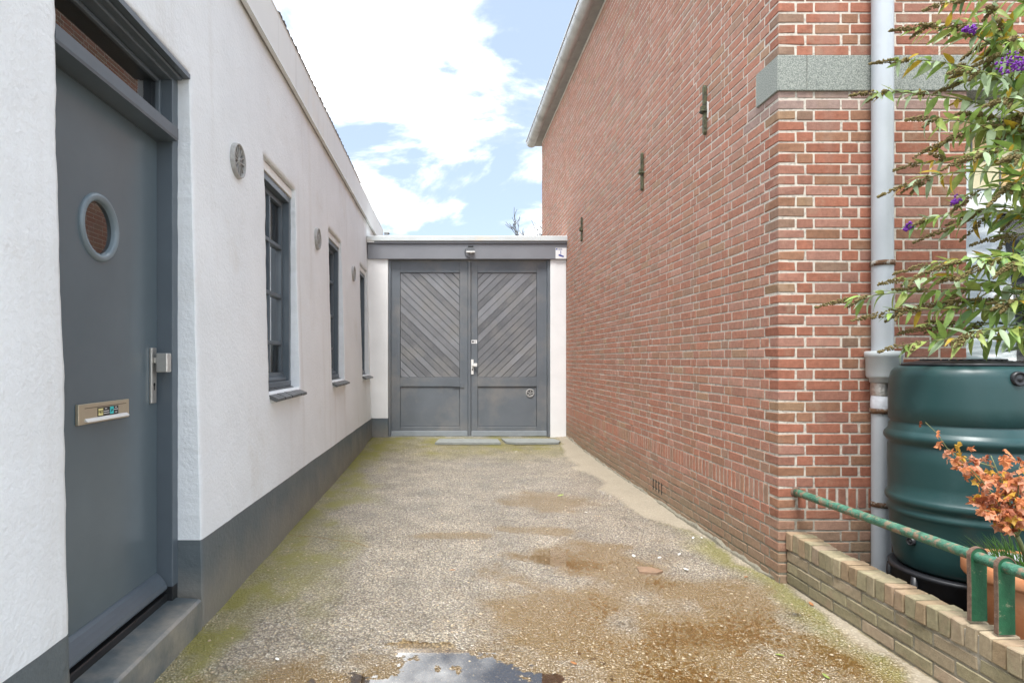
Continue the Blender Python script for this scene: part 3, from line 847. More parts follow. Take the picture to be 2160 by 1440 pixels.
# windows
def window(k, ya, yb):
    wn = MB()
    ya2, yb2 = ya-0.02, yb+0.0
    fw, xf, xi = 0.055, -1.331, -1.46
    z0, z1 = 1.165, 2.735
    wn.box(xf, xi, ya2, ya+fw, z0, z1, bev=0.003); wn.box(xf, xi, yb-fw, yb+0.02, z0, z1, bev=0.003)
    wn.box(xf-0.001, xi, ya+fw, yb-fw, z1-0.05, z1, bev=0.003)
    wn.box(xf+0.004, xi, ya2, yb+0.01, 1.135, 1.178, bev=0.003)
    W = wn.build('window', 'frame_paint', HW)
    tag(W, ('grey eight-pane window nearest the door', 'grey eight-pane window in the middle', 'grey eight-pane window beside the gate')[k])
    MB().box(xf+0.012, xi, ya2+0.002, yb+0.004, z1+0.001, 2.80, bev=0.003).build('head_strip', 'white_metal', W)
    a, b2 = ya+fw+0.001, yb-fw-0.001; xs0, xs1 = -1.383, -1.425; sw = 0.045
    sb = MB()
    sb.box(xs0, xs1, a, a+sw, z0+0.012, z1-0.051, bev=0.004).box(xs0, xs1, b2-sw, b2, z0+0.012, z1-0.051, bev=0.004)
    sb.box(xs0+.001, xs1, a+sw, b2-sw, z1-0.051-sw, z1-0.052, bev=0.004)
    sb.prism([(xs0+0.03, z0+0.012), (xs0+0.034, z0+0.03), (xs0+0.022, z0+0.05), (xs0+0.004, z0+0.06), (xs0+0.002, z0+0.085), (xs1, z0+0.085), (xs1, z0+0.012)], 'y', a+0.001, b2-0.001)
    sb.build('sash', 'frame_paint', W)
    mid = (a+b2)/2
    zlo, zhi = z0+0.085, z1-0.051-sw
    MB().box(xs0+0.002, xs1+0.006, mid-0.014, mid+0.014, zlo, zhi, bev=0.004).build('glazing_bar', 'frame_paint', W)
    bars = [2.290, 1.880, 1.490]
    for zb_ in bars:
        MB().box(xs0+0.004, xs1+0.006, a+sw, b2-sw, zb_-0.016, zb_+0.016, bev=0.004).build('glazing_bar', 'frame_paint', W)
    lv = [zlo] + bars[::-1] + [zhi]
    for i in range(4):
        for (c, d) in ((a+sw, mid-0.014), (mid+0.014, b2-sw)):
            tilt = random.uniform(-0.0006, 0.0006)
            xg = -1.408
            MB().add([(xg+tilt, c-0.004, lv[i]), (xg-tilt, d+0.004, lv[i]), (xg-tilt, d+0.004, lv[i+1]), (xg+tilt, c-0.004, lv[i+1])], [(0,1,2,3)]).build('pane', 'pane', W)
    # net curtain strips and the room behind
    for (c, d) in ((ya+0.06, ya+0.24), (yb-0.30, yb-0.06)):
        cv = MB(); n = 24; vv = []
        for i in range(n+1):
            yy = lerp(c, d, i/n); xx = -1.475 + 0.014*math.sin(i*1.7) + 0.006*math.sin(i*4.1)
            vv += [(xx, yy, 1.15), (xx, yy, 2.76)]
        cv.add(vv, [(2*i, 2*i+2, 2*i+3, 2*i+1) for i in range(n)], None, True)
        cv.build('curtain', 'curtain', W, recalc=False)
    MB().add([(-1.48,ya-.3,1.0),(-1.48,yb+.3,1.0),(-1.48,yb+.3,2.9),(-1.48,ya-.3,2.9),(-2.6,ya-.3,1.0),(-2.6,yb+.3,1.0),(-2.6,yb+.3,2.9),(-2.6,ya-.3,2.9)],
             [(4,5,6,7),(0,1,5,4),(1,2,6,5),(2,3,7,6),(3,0,4,7)]).build('room', 'room', W, recalc=False)
    # sloping tile sill
    g0 = MB(); g0.prism([(-1.205, 1.054), (-1.205, 1.067), (-1.345, 1.127), (-1.345, 1.070), (-1.24, 1.045)], 'y', ya+0.006, yb-0.004)
    S = g0.build('window_sill', 'grout', HW)
    n = 9; pitch = (yb-ya+0.02)/n
    for i in range(n):
        c = ya-0.01 + i*pitch + 0.004; d = c + pitch - 0.008; dz = random.uniform(-0.0015, 0.0015); dxx = random.uniform(-0.002, 0.003)
        MB().prism([(-1.190+dxx, 1.058+dz), (-1.190+dxx, 1.074+dz), (-1.195+dxx, 1.078+dz), (-1.335, 1.136+dz), (-1.340, 1.118+dz), (-1.2048+dxx, 1.0525+dz)], 'y', c, d).build('tile', 'sill_tile', S)
for k, (a, b2) in enumerate(WIN):
    window(k, a, b2)

# eaves: soffit, fascia, tiles
box('soffit', 'eave', HW, -1.27, -1.40, Y0H, Y1H-0.02, 3.6415, 3.662, 0)
XFA = -1.268
fy = [Y0H, 1.6, 4.55, 7.4, 10.2, Y1H]
for i in range(len(fy)-1):
    MB().prism([(XFA-0.03, 3.6435), (XFA-0.03, 3.632), (XFA+0.004, 3.628), (XFA, 3.645), (XFA, 3.957), (XFA+0.006, 3.969), (XFA-0.05, 3.972), (XFA-0.05, 3.6435)], 'y', fy[i]+0.0015, fy[i+1]-0.0015).build('fascia', 'fascia', HW)
box('roof_edge', 'eave', HW, XFA-0.052, -1.9, Y0H, Y1H, 3.80, 3.976, 0.004)
rt = MB().prism([(-1.31, 3.98), (-3.6, 5.25), (-3.7, 5.2), (-6.0, 3.9), (-6.0, 3.76), (-1.45, 3.76)], 'y', 4.5, 9.05).build('roof', 'roof_tile', HW)
for row in range(3):
    for i in range(18):
        yy = 4.6 + i*0.25; tb = MB(); n = 10; vv = []
        for e in (0, 1):
            xa = -1.282 - row*0.30 - e*0.34; zz = 4.005 + (-(xa) - 1.282)*0.554
            for q in range(n+1):
                u_ = q/n; hgt = 0.020*abs(math.sin(math.pi*u_*2))**0.8 + random.uniform(0, 0.002)
                vv.append((xa + random.uniform(-.004, .004), yy+u_*0.248, zz + hgt + (0.018 if e == 0 else -0.01)))
            for q in range(n+1):
                a_ = vv[-(n+1)]; vv.append((a_[0]-0.008, a_[1], a_[2]-0.028))
        m_ = 2*(n+1); ff = []
        for q in range(n):
            ff += [(q, q+1, m_+q+1, m_+q), (q, n+1+q, n+2+q, q+1)]
        tb.add(vv, ff, None, False)
        tb.build('roof_tile', 'roof_tile', rt)
# small flue and vent on the far roof end
fl = thing('roof_vent', (-1.26, 12.5, 3.9), 'small grey roof vent just above the left end of the gate', 'vent')
MB().box(-1.27, -1.19, 12.4, 12.5, 3.6, 3.965, bev=0.004).build('vent_body', 'zinc', fl)
MB().box(-1.275, -1.165, 12.38, 12.52, 3.966, 3.985, bev=0.004).build('vent_cap', 'eave', fl)

# wall medallions
def medallion(y, z, kind, label):
    x = WX(z) + 0.004
    MATS['ink_dark'] = MATS.get('ink_dark') or mat('ink_dark', (0.03, 0.03, 0.032), 0.7)
    T = thing('wall_medallion', (x, y, z-0.105), label, 'ornament', 'cast wall medallions on the white house')
    MB().lathe([(0.0, 0.004), (0.098, 0.004)], (x, y, z), 'x', 36).build('back_disc', 'ink_dark', T)
    MB().lathe([(0.092, 0.003), (0.092, 0.020), (0.097, 0.026), (0.103, 0.024), (0.106, 0.014), (0.106, -0.006)], (x, y, z), 'x', 40).build('rim', 'cast_white', T)
    rl = MB()
    if kind == 0:
        rl.lathe([(0.008, 0.022), (0.018, 0.024), (0.020, 0.004)], (x, y, z), 'x', 16)
        for k in range(12):
            a = 2*math.pi*k/12
            q = lambda r, w_: (y + r*math.cos(a) - w_*math.sin(a), z + r*math.sin(a) + w_*math.cos(a))
            rl.prism([q(0.015, -0.0025), q(0.075, -0.004), q(0.093, -0.009), q(0.093, 0.009), q(0.075, 0.004), q(0.015, 0.0025)], 'x', x+0.004, x+0.017)
    elif kind == 1:
        for k in range(4):
            a = math.pi/2*k + math.pi/4*0
            rl.lathe([(0.025, 0.004), (0.025, 0.018), (0.032, 0.018), (0.032, 0.004)], (x, y+0.052*math.cos(a), z+0.052*math.sin(a)), 'x', 18)
            a += math.pi/4
            q = lambda r, w_: (y + r*math.cos(a) - w_*math.sin(a), z + r*math.sin(a) + w_*math.cos(a))
            rl.prism([q(0.0, -0.006), q(0.06, -0.005), q(0.092, -0.003), q(0.092, 0.003), q(0.06, 0.005), q(0.0, 0.006)], 'x', x+0.004, x+0.016)
        rl.lathe([(0.0, 0.024), (0.012, 0.022), (0.016, 0.004)], (x, y, z), 'x', 14)
    else:
        for k in range(6):
            a = math.pi/3*k + math.pi/6
            q = lambda r, w_: (y + r*math.cos(a) - w_*math.sin(a), z + r*math.sin(a) + w_*math.cos(a))
            rl.prism([q(0.01, 0.0), q(0.05, -0.012), q(0.088, -0.005), q(0.092, 0.0), q(0.088, 0.005), q(0.05, 0.012)], 'x', x+0.004, x+0.018)
        rl.lathe([(0.0, 0.026), (0.014, 0.022), (0.018, 0.004)], (x, y, z), 'x', 14)
    rl.build('relief', 'cast_white', T)
medallion(3.68, 2.570, 0, 'round cast medallion with wheel spokes, between the door and the nearest window')
medallion(5.97, 2.555, 1, 'round cast medallion between the nearest and the middle window')
medallion(8.30, 2.545, 2, 'round cast medallion just before the window nearest the gate')

# ================================================================== BRICK HOUSE
HB = thing('brick_house', (XW, YC, 0), 'tall red brick house with stone band, gutter and downpipe', 'house')
CP, Z0C = 0.065, -0.003
BH, JT = 0.0548, 0.0102
S_, H_ = 0.2165, 0.1083
def brick_col(z, lowbias=True, near=True, side=False):
    r = random.random()
    if r < 0.42: c = (0.390, 0.158, 0.100)
    elif r < 0.66: c = (0.365, 0.172, 0.120)
    elif r < 0.82: c = (0.420, 0.215, 0.158)
    elif r < 0.94: c = (0.345, 0.178, 0.108)
    elif r < 0.96: c = (0.360, 0.225, 0.135)
    else: c = (0.290, 0.180, 0.125)
    k = random.uniform(0.73, 0.94); c = tuple(q*k for q in c)
    if side: c = tuple(lerp(a*1.14, b_2, 0.30) for a, b_2 in zip(c, (0.47, 0.275, 0.20)))  # side face weathered paler; colour also raised in place of missing sunlight
    if lowbias:
        dirt = max(0, min(1, (0.50 - z)/0.42 + random.uniform(-0.25, 0.2)))
        d = (0.275, 0.22, 0.145)
        c = tuple(lerp(a, b_2, 0.75*dirt) for a, b_2 in zip(c, d))
        if near and 2.83 < z < 2.96: c = tuple(lerp(a, b_2, 0.6) for a, b_2 in zip(c, (0.34, 0.28, 0.25)))
    return c
BR = []      # (x0,x1,y0,y1,z0,z1, size-on-screen)
ZTOPB, YEND, XEND = 5.90, 12.5, 5.6
WX0, WX1, WZ0, WZ1 = 3.143, 4.75, 0.95, 2.968       # front window
nc = int((ZTOPB - Z0C)/CP)
D = 0.1
def runlist(start, end, seq, first):
    outl = []; p_ = start; i = first
    while p_ < end - 0.02:
        ln_ = seq[i % len(seq)]; i += 1
        q = min(p_ + ln_, end)
        if end - q < 0.03: q = end
        outl.append((p_, q)); p_ = q
    return outl
SOLD = 7                                  # soldier band covers courses 7 and 8
for k in range(nc):
    z0 = Z0C + k*CP + (CP-BH)/2; z1 = z0 + BH
    zc = (z0+z1)/2
    even = k % 2 == 0
    proud = 0.0
    cf, cs = (0.158, 0.102) if even else (0.102, 0.158)       # corner brick: front / side length
    if not (2.955 < zc < 3.19):
        BR.append((XW, XW+cf, YC, YC+cs, z0, z1, 'corner'))
    else:
        cf, cs = 0.0, 0.26
    if k in (SOLD, SOLD+1):
        if k == SOLD:
            zs0, zs1 = z0, z0 + BH + CP
            y_ = YC + 0.118
            while y_ < YEND:
                BR.append((XW, XW+D, y_, y_+0.0495, zs0, zs1, 'side')); y_ += 0.0605
            x_ = XW + 0.118
            while x_ < WX0-0.05:
                BR.append((x_, x_+0.0495, YC, YC+D, zs0, zs1, 'front')); x_ += 0.0605
        # corner pieces of the soldier band are ordinary headers (already added above)
        BR[-1 if k != SOLD else BR.index(next(b for b in reversed(BR) if b[6] == 'corner'))] = (XW, XW+0.106, YC, YC+0.106, z0, z1, 'corner')
        continue
    # side
    seq = [H_, S_, S_]
    st_ = YC + cs + JT*0.9
    for (a, b2) in runlist(st_, YEND, seq, 0 if even else 1):
        if abs(zc-0.12) < 0.1 and 5.58 < (a+b2)/2 < 5.80 and False: continue
        BR.append((XW, XW+D, a, min(b2-JT, YEND), z0, z1, 'side'))
    # front
    if 2.955 < zc < 3.19: continue
    xs_ = XW + cf + JT*0.9
    lim = XEND
    for (a, b2) in runlist(xs_, lim, [S_, H_, S_] if even else [H_, S_, S_], 0):
        b3 = b2 - JT
        if WZ0-0.03 < zc < WZ1:
            if a >= WX0 - 0.03 and b3 <= WX1 + 0.03: continue
            if a < WX0 < b3 + 0.03: b3 = WX0
            elif a < WX1 < b3: a = WX1
            if WX0 < a < WX1 - 0.02: continue
        BR.append((a, b3, YC, YC+D, z0, z1, 'front'))
def onscreen(b):
    x = (b[0]+b[1])/2 if b[6] != 'side' else b[0]; yy = b[2] if b[6] != 'side' else (b[2]+b[3])/2; z = (b[4]+b[5])/2
    u = CX + F*x/yy; v_ = CY - F*(z-CH)/yy
    if not (0 < u < 2160 and 0 < v_ < 1440): return 0
    if b[6] == 'side': wd = F*XW*(1/b[2]-1/b[3])
    else: wd = F*(b[1]-b[0])/yy
    if 1884 < u and z < 1.30: return 0                       # behind the rain barrel
    return wd*F*(b[5]-b[4])/yy
def brick_mb(m_, b, z):
    pr_x = random.uniform(-0.0010, 0.0006); j = 0.0009
    x0, x1, y0, y1, z0, z1, kd = b
    if kd == 'side': x0 += pr_x
    elif kd == 'front': y0 += pr_x
    z0 += random.uniform(-.0022, .0022); z1 += random.uniform(-.0022, .0022)
    if kd == 'side': y1 += random.uniform(-.003, .002); y0 += random.uniform(-.001, .003)
    elif kd == 'front': x1 += random.uniform(-.003, .001); x0 += random.uniform(-.001, .003)
    if kd == 'corner': j = 0.0022
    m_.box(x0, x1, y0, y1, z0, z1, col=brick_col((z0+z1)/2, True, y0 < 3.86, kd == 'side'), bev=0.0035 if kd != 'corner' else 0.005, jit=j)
BR.sort(key=lambda b: -onscreen(b))
for b in BR[:300]:
    m_ = MB(); brick_mb(m_, b, 0); m_.build('brick', 'brick', HB, recalc=False)
rest = MB()
for b in BR[300:]:
    brick_mb(rest, b, 0)
tag(rest.build('brickwork', 'brick', HB, origin=(XW, YC, 0), recalc=False), kind='stuff')
# mortar bed behind the brick faces
MR = 0.0034
mo = MB()
mo.box(XW+MR, XW+0.20, YC+MR+0.25, YEND-0.004, -0.1, ZTOPB)
mo.box(XW+MR, WX0-0.004, YC+MR, YC+0.25, -0.1, ZTOPB)
mo.box(WX0-0.004, WX1+0.004, YC+MR, YC+0.25, -0.1, WZ0-0.03)
mo.box(WX0-0.004, WX1+0.004, YC+MR, YC+0.25, WZ1+0.05, ZTOPB)
mo.box(WX1+0.004, XEND, YC+MR, YC+0.25, -0.1, ZTOPB)
mo.build('wall', 'mortar', HB)
MB().box(XW+0.2, XEND, YEND-0.2, YEND, -0.1, ZTOPB).box(XEND-0.2, XEND, YC+0.26, YEND-0.21, -0.1, ZTOPB).build('rear_wall', 'mortar', HB)
# stone band
gb = MB()
gb.box(XW-0.012, XW+0.165, YC-0.012, YC+0.241, 2.968, 3.182, bev=0.004)
gb.box(XW+0.1665, 4.95, YC-0.012, YC+0.15, 2.968, 3.182, bev=0.004)
gb.build('stone_band', 'granite', HB)
# ragged cement footing where the wall meets the floor
ft = MB(); n = 240; vv = []
for i in range(n+1):
    yy = lerp(YC-0.012, 9.93, i/n)
    q_ = sstep(YC-0.012, YC+0.25, yy); hh = 0.035 + 0.03*fbm(yy*3, 1.0, 4.0) + 0.012*nz1(yy*17, 2.0); dd = (0.014 + 0.016*abs(fbm(yy*4, 3.0, 1.0)))*q_ - 0.002
    g_ = profile(yy)
    vv += [(XW-dd-0.012*q_, yy, g_-0.03), (XW-dd, yy, g_+max(0.004, hh*0.6)), (XW+0.004, yy, g_+max(0.006, hh))]
ft.add(vv, [f for i in range(n) for f in ((3*i, 3*i+3, 3*i+4, 3*i+1), (3*i+1, 3*i+4, 3*i+5, 3*i+2))])
ft.build('footing', 'mortar', HB)
# ventilation slots: four narrow upright gaps low in the side wall
vt = MB()
for i in range(4):
    yy = 5.56 + i*0.075
    vt.box(XW-0.0025, XW+0.02, yy, yy+0.014, 0.10, 0.21)
vt.build('vent_slots', 'dark', HB)
# wall anchors
for (u, v0, v1, stain) in ((1485, 180, 285, 1), (1353, 322, 403, 0), (1226, 458, 509, 0)):
    yy = F*(XW-0.02)/(u-CX); z1 = CH + (CY-v0)*yy/F; z0 = CH + (CY-v1)*yy/F; zm = (z0+z1)/2
    an = MB(); w_ = 0.0135
    an.prism([(yy-w_, z0+0.02), (yy, z0), (yy+w_, z0+0.02), (yy+w_*0.8, zm), (yy+w_, z1-0.02), (yy, z1), (yy-w_, z1-0.02), (yy-w_*0.8, zm)], 'x', XW-0.028, XW-0.004)
    an.box(XW-0.05, XW+0.01, yy-0.024, yy+0.024, zm-0.018, zm-0.002, bev=0.004).box(XW-0.046, XW-0.028, yy-0.012, yy+0.012, zm-0.03, zm+0.03, bev=0.004)
    ao = an.build('wall_anchor', 'anchor_iron', HB)
    if stain:
        pt = MB(); pp = [(yy-0.03, zm+0.055), (yy-0.02, zm+0.06), (yy-0.018, zm+0.02), (yy-0.022, zm-0.02), (yy-0.018, zm-0.06), (yy-0.03, zm-0.07), (yy-0.036, zm-0.01)]
        pt.prism(pp, 'x', XW-0.006, XW+0.004); pt.build('plaster_dab', 'chip_white', ao)
# eave with soffit, gutter and its collars
box('soffit', 'eave', HB, XW-0.21, XW+0.3, YC-0.25, YEND+0.30, 5.905, 5.94, 0)
MB().prism([(XW-0.20, 5.945), (XW-0.20, 6.02), (4.0, 8.2), (XEND+0.4, 6.3), (XEND+0.4, 5.945)], 'y', YC-0.25, YEND+0.30).build('roof', 'roof_tile', HB)
GX, GZ, GR = XW-0.165, 6.01, 0.115
gt = MB(); n = 14
vv = []; ylist = [YC-0.30, YEND+0.36]
for yy in ylist:
    for i in range(n+1):
        a = math.pi + math.pi*i/n; vv.append((GX+GR*math.cos(a), yy, GZ+GR*math.sin(a)))
    for i in range(n+1):
        a = 2*math.pi - math.pi*i/n; vv.append((GX+(GR-0.006)*math.cos(a), yy, GZ+(GR-0.006)*math.sin(a)))
m_ = 2*(n+1)
gt.add(vv, [(i, (i+1) % m_, m_+(i+1) % m_, m_+i) for i in range(m_)], None, True)
gt.add([vv[i+m_] for i in range(n+1)], [tuple(range(n+1))]); gt.add([vv[i] for i in range(n+1)], [tuple(range(n+1))])
gt.box(GX-GR-0.012, GX-GR+0.004, ylist[0], ylist[1], GZ-0.004, GZ+0.014)
gto = gt.build('gutter', 'zinc', HB)
yy = 4.2
while yy < 12.7:
    for dy in ((0.0, 0.05) if random.random() < 0.6 else (0.0,)):
        cl = MB(); vv = []
        for y2 in (yy+dy, yy+dy+0.012):
            for i in range(n+1):
                a = math.pi + math.pi*i/n; vv.append((GX+(GR+0.006)*math.cos(a), y2, GZ+(GR+0.006)*math.sin(a)))
        cl.add(vv, [(i, i+1, n+2+i, n+1+i) for i in range(n)], None, True)
        cl.build('gutter_collar', 'zinc', gto)
    yy += 0.55
# downpipe
DX, DYp = 2.583, YC - 0.068
dp = MB().lathe([(0.056, 0.0), (0.056, 5.0)], (DX, DYp, 1.385), 'z', 28).build('downpipe', 'pvc', HB)
MB().lathe([(0.050, 0.0), (0.050, 1.13)], (DX-0.008, DYp, 0.08), 'z', 24).build('lower_pipe', 'pvc', dp)
bxm = MB()
bxm.lathe([(0.0, 0.165), (0.088, 0.165), (0.097, 0.160), (0.097, 0.132), (0.091, 0.128), (0.089, 0.02), (0.083, 0.008), (0.072, 0.004), (0.072, -0.018), (0.05, -0.018)], (DX, DYp-0.012, 1.238), 'z', 30)
bxm.build('diverter_box', 'pvc_box', dp)
MB().tube([(DX+0.07, DYp-0.03, 1.262), (DX+0.10, DYp-0.08, 1.262), (DX+0.16, DYp-0.16, 1.262)], 0.018, 10).build('overflow_spout', 'pvc_box', dp)
MB().lathe([(0.056, 0.0), (0.059, 0.03), (0.056, 0.075)], (DX-0.004, DYp, 1.142), 'z', 24).build('foil_tape', 'foil', dp)
MB().lathe([(0.054, 0.0), (0.056, 0.02), (0.055, 0.045), (0.053, 0.075)], (DX-0.006, DYp, 1.066), 'z', 24).build('white_tape', 'white_tape', dp)
for zz, r_ in ((1.035, 0.0535), (0.487, 0.053), (1.905, 0.059)):
    bk = MB().lathe([(r_, 0.0), (r_+0.004, 0.0), (r_+0.004, 0.030), (r_, 0.030)], (DX-(0.008 if zz < 1.2 else 0), DYp, zz), 'z', 24)
    bk.box(DX-0.012, DX+0.004, DYp+r_-0.002, YC+0.01, zz+0.006, zz+0.024)
    bk.build('pipe_bracket', 'rust', dp)
# front window
fwm = MB(); yf = YC + 0.105
fwm.box(WX0+0.002, WX0+0.06, yf, yf+0.09, WZ0, WZ1-0.003, bev=0.004).box(WX1-0.06, WX1-0.002, yf, yf+0.09, WZ0, WZ1-0.003, bev=0.004)
fwm.box(WX0+0.061, WX1-0.061, yf+0.001, yf+0.09, WZ1-0.10, WZ1-0.004, bev=0.004).box(WX0+0.061, WX1-0.061, yf-0.012, yf+0.09, 2.27, 2.36, bev=0.004)
fwm.box(WX0+0.061, WX1-0.061, yf-0.004, yf+0.09, WZ0, WZ0+0.08, bev=0.004)
fwo = fwm.build('window', 'win_white', HB); tag(fwo, 'white framed front window with leaded cream glass above')
MB().box(WX0-0.0035, WX1+0.0035, YC-0.04, YC+0.2, WZ0-0.032, WZ0-0.002, bev=0.004).build('sill', 'granite', fwo)
gx = [WX0+0.062, WX0+0.10, WX0+0.155, WX0+0.335, WX0+0.52, WX0+0.75]
gx += [gx[-1]+0.25*i for i in range(1, 4)]
gz = [2.361, 2.42, 2.60, 2.755, WZ1-0.105]
for i in range(len(gx)-1):
    for j in range(len(gz)-1):
        mt = 'pale_glass' if (i < 2 and j < 2) or j == 0 else ('orange_glass' if (i + j) % 5 == 4 else 'cream_glass')
        MB().box(gx[i]+0.003, gx[i+1]-0.003, yf+0.045, yf+0.050, gz[j]+0.003, gz[j+1]-0.003).build('leaded_pane', mt, fwo)
ld = MB()
for x_ in gx[1:]: ld.box(x_-0.0045, x_+0.0045, yf+0.040, yf+0.053, gz[0], gz[-1])
for z_ in gz[1:-1]: ld.box(gx[0], gx[-1], yf+0.041, yf+0.052, z_-0.0045, z_+0.0045)
ld.build('lead_strips', 'lead', fwo)
MB().box(WX0+0.062, WX1-0.062, yf+0.045, yf+0.050, WZ0+0.081, 2.269).build('pane', 'pane_clear', fwo)
MB().box(WX0+0.02, WX1-0.02, yf+0.092, yf+0.097, 1.60, 2.30).build('roller_blind', 'blind', fwo)
MB().box(WX0+0.02, WX1-0.02, yf+0.094, yf+0.099, WZ0, 1.5995).build('inner_screen', 'teal_glass', fwo)
MB().add([(WX0-.1,yf+.092,WZ0-.1),(WX1+.1,yf+.092,WZ0-.1),(WX1+.1,yf+.092,WZ1+.1),(WX0-.1,yf+.092,WZ1+.1),(WX0-.1,yf+.9,WZ0-.1),(WX1+.1,yf+.9,WZ0-.1),(WX1+.1,yf+.9,WZ1+.1),(WX0-.1,yf+.9,WZ1+.1)],
         [(4,5,6,7),(0,1,5,4),(1,2,6,5),(2,3,7,6),(3,0,4,7)]).build('room', 'room', fwo, recalc=False)

# ================================================================== GATE
def gx_(u): return (u-CX)/SG
def gz_(v_): return CH + (CY-v_)/SG
GT = thing('driveway_gate', (0.4, YG, 0.07), 'dark grey double wooden gate with diagonal boards between white pillars', 'gate')
YD = YG + 0.06
MB().box(gx_(783.5)-0.07, gx_(818.5), YG, YG+0.30, plz(9.9)+0.0, gz_(546)-0.002, bev=0.004).build('pillar', 'plaster_plain', GT)
MB().box(gx_(783.5)-0.07, gx_(818.5)+0.002, YG-0.002, YG+0.30, -0.05, plz(9.9)-0.0005, bev=0.004).build('pillar_foot', 'plinth', GT)
MB().box(gx_(1161), gx_(1194.5), YG, YG+0.30, gz_(921.5)-0.05, gz_(547)-0.002, bev=0.006).build('pillar', 'plaster_plain', GT)
MB().box(gx_(776), gx_(1198), YG-0.035, YG+0.35, gz_(547), gz_(515.5), bev=0.004).build('beam', 'beam_paint', GT)
MB().box(gx_(776), gx_(1199), YG-0.055, YG+0.35, gz_(515), gz_(510.5), bev=0.004).build('beam_moulding', 'beam_paint', GT)
MB().box(gx_(774), gx_(1200), YG-0.075, YG+0.40, gz_(510), gz_(499.3), bev=0.008).build('roof_edge_strip', 'zinc_white', GT)
MB().box(gx_(775), gx_(790), YG-0.07, YG-0.056, gz_(512.5), gz_(510.2)).build('strip_end', 'white_metal', GT)
MB().prism([(gx_(1199), gz_(499)), (gx_(1199), gz_(488)), (gx_(1193), gz_(499))], 'y', YG-0.05, YG+0.02).build('flashing', 'zinc', GT)
fj = MB().box(gx_(819), gx_(824), YG+0.02, YG+0.16, gz_(921), gz_(549), bev=0.003).box(gx_(1155.5), gx_(1160.6), YG+0.02, YG+0.16, gz_(921), gz_(549), bev=0.003).box(gx_(819), gx_(1160.6), YG+0.05, YG+0.16, gz_(549), gz_(547.2))
fj.build('gate_frame', 'gate_paint', GT)
zA, zB = gz_(919.5), gz_(550)
def leaf(u0, u1, p0, p1, slope, label):
    x0, x1, a, b2 = gx_(u0), gx_(u1), gx_(p0), gx_(p1)
    zt, zm1, zm0, zl = gz_(573.7), gz_(795.7), gz_(815), gz_(900.4)
    m_ = MB(); t_ = 0.055
    m_.box(x0, a, YD, YD+t_, zA+0.004, zB, bev=0.003).box(b2, x1, YD, YD+t_, zA+0.004, zB, bev=0.003)
    m_.box(a, b2, YD+0.0005, YD+t_, zt, zB-0.001, bev=0.003).box(a, b2, YD+0.0005, YD+t_, zm0, zm1, bev=0.003).box(a, b2, YD+0.0005, YD+t_, zA+0.005, zl, bev=0.003)
    m_.box(a-0.01, b2+0.01, YD+0.040, YD+0.048, zl-0.01, zt+0.01)
    Lf = m_.build('gate_leaf', 'gate_paint', GT); tag(Lf, label)
    MB().box(a+0.004, b2-0.004, YD+0.018, YD+0.039, zl+0.004, zm0-0.006, bev=0.004).build('lower_panel', 'gate_paint', Lf)
    MB().box(x0+0.003, x1-0.003, YD-0.014, YD-0.001, zA-0.002, gz_(909.5), bev=0.003).build('kick_plate', 'kick_metal', Lf)
    # diagonal boards, each clipped to the panel opening
    wv = 0.134; A_, B_, C_, E_ = a+0.002, b2-0.002, zm1+0.002, zt-0.002
    def clip(poly, f):
        outp = []
        for i in range(len(poly)):
            p_, q = poly[i], poly[(i+1) % len(poly)]; fp, fq = f(p_), f(q)
            if fp >= 0: outp.append(p_)
            if fp*fq < 0:
                k = fp/(fp-fq); outp.append((p_[0]+(q[0]-p_[0])*k, p_[1]+(q[1]-p_[1])*k))
        return outp
    kmin = -30
    for k in range(kmin, 40):
        c0 = C_ + k*wv + 0.03; c1 = c0 + wv - 0.010
        s = slope
        f0 = lambda q: q[1] - s*(q[0]-A_) - c0
        f1 = lambda q: c1 - (q[1] - s*(q[0]-A_))
        poly = clip(clip([(A_,C_),(B_,C_),(B_,E_),(A_,E_)], f0), f1)
        if len(poly) < 3: continue
        ar = abs(sum(poly[i][0]*poly[(i+1) % len(poly)][1]-poly[(i+1) % len(poly)][0]*poly[i][1] for i in range(len(poly))))/2
        if ar < 0.0006: continue
        d = random.uniform(-0.0012, 0.0012)
        # front face set in slightly so that every board has a chamfer
        cx_, cz_ = sum(q[0] for q in poly)/len(poly), sum(q[1] for q in poly)/len(poly)
        bm_ = MB(); nP = len(poly)
        ins = []
        for q in poly:
            ds = math.hypot(q[0]-cx_, q[1]-cz_) or 1; kk = min(0.006/ds, 0.3)
            ins.append((q[0]+(cx_-q[0])*kk, q[1]+(cz_-q[1])*kk))
        vv = [(q[0], YD+0.014+d, q[1]) for q in ins] + [(q[0], YD+0.020+d, q[1]) for q in poly] + [(q[0], YD+0.039, q[1]) for q in poly]
        ff = [tuple(range(nP))] + [(i, (i+1) % nP, nP+(i+1) % nP, nP+i) for i in range(nP)] + [(nP+i, nP+(i+1) % nP, 2*nP+(i+1) % nP, 2*nP+i) for i in range(nP)]
        gk = random.uniform(0.125, 0.25); bm_.add(vv, ff, (gk*0.97, gk, gk*1.06)); bm_.build('board', 'gate_board', Lf)
    # hinges on the outer stile
    for zz in (0.55, 1.7, 2.6):
        xh = x0 - 0.012 if u0 < 900 else x1 + 0.012
        MB().lathe([(0.0, 0.0), (0.010, 0.0), (0.010, 0.11), (0.0, 0.11)], (xh, YD-0.008, zz), 'z', 10).build('hinge', 'gate_paint', Lf)
    return Lf
LL = leaf(824.3, 986.8, 843.6, 970, -0.97, 'left leaf, boards falling to the right')
RL = leaf(994.2, 1154.8, 1008, 1133.5, 0.97, 'right leaf, boards rising to the right, with handle and round vent')
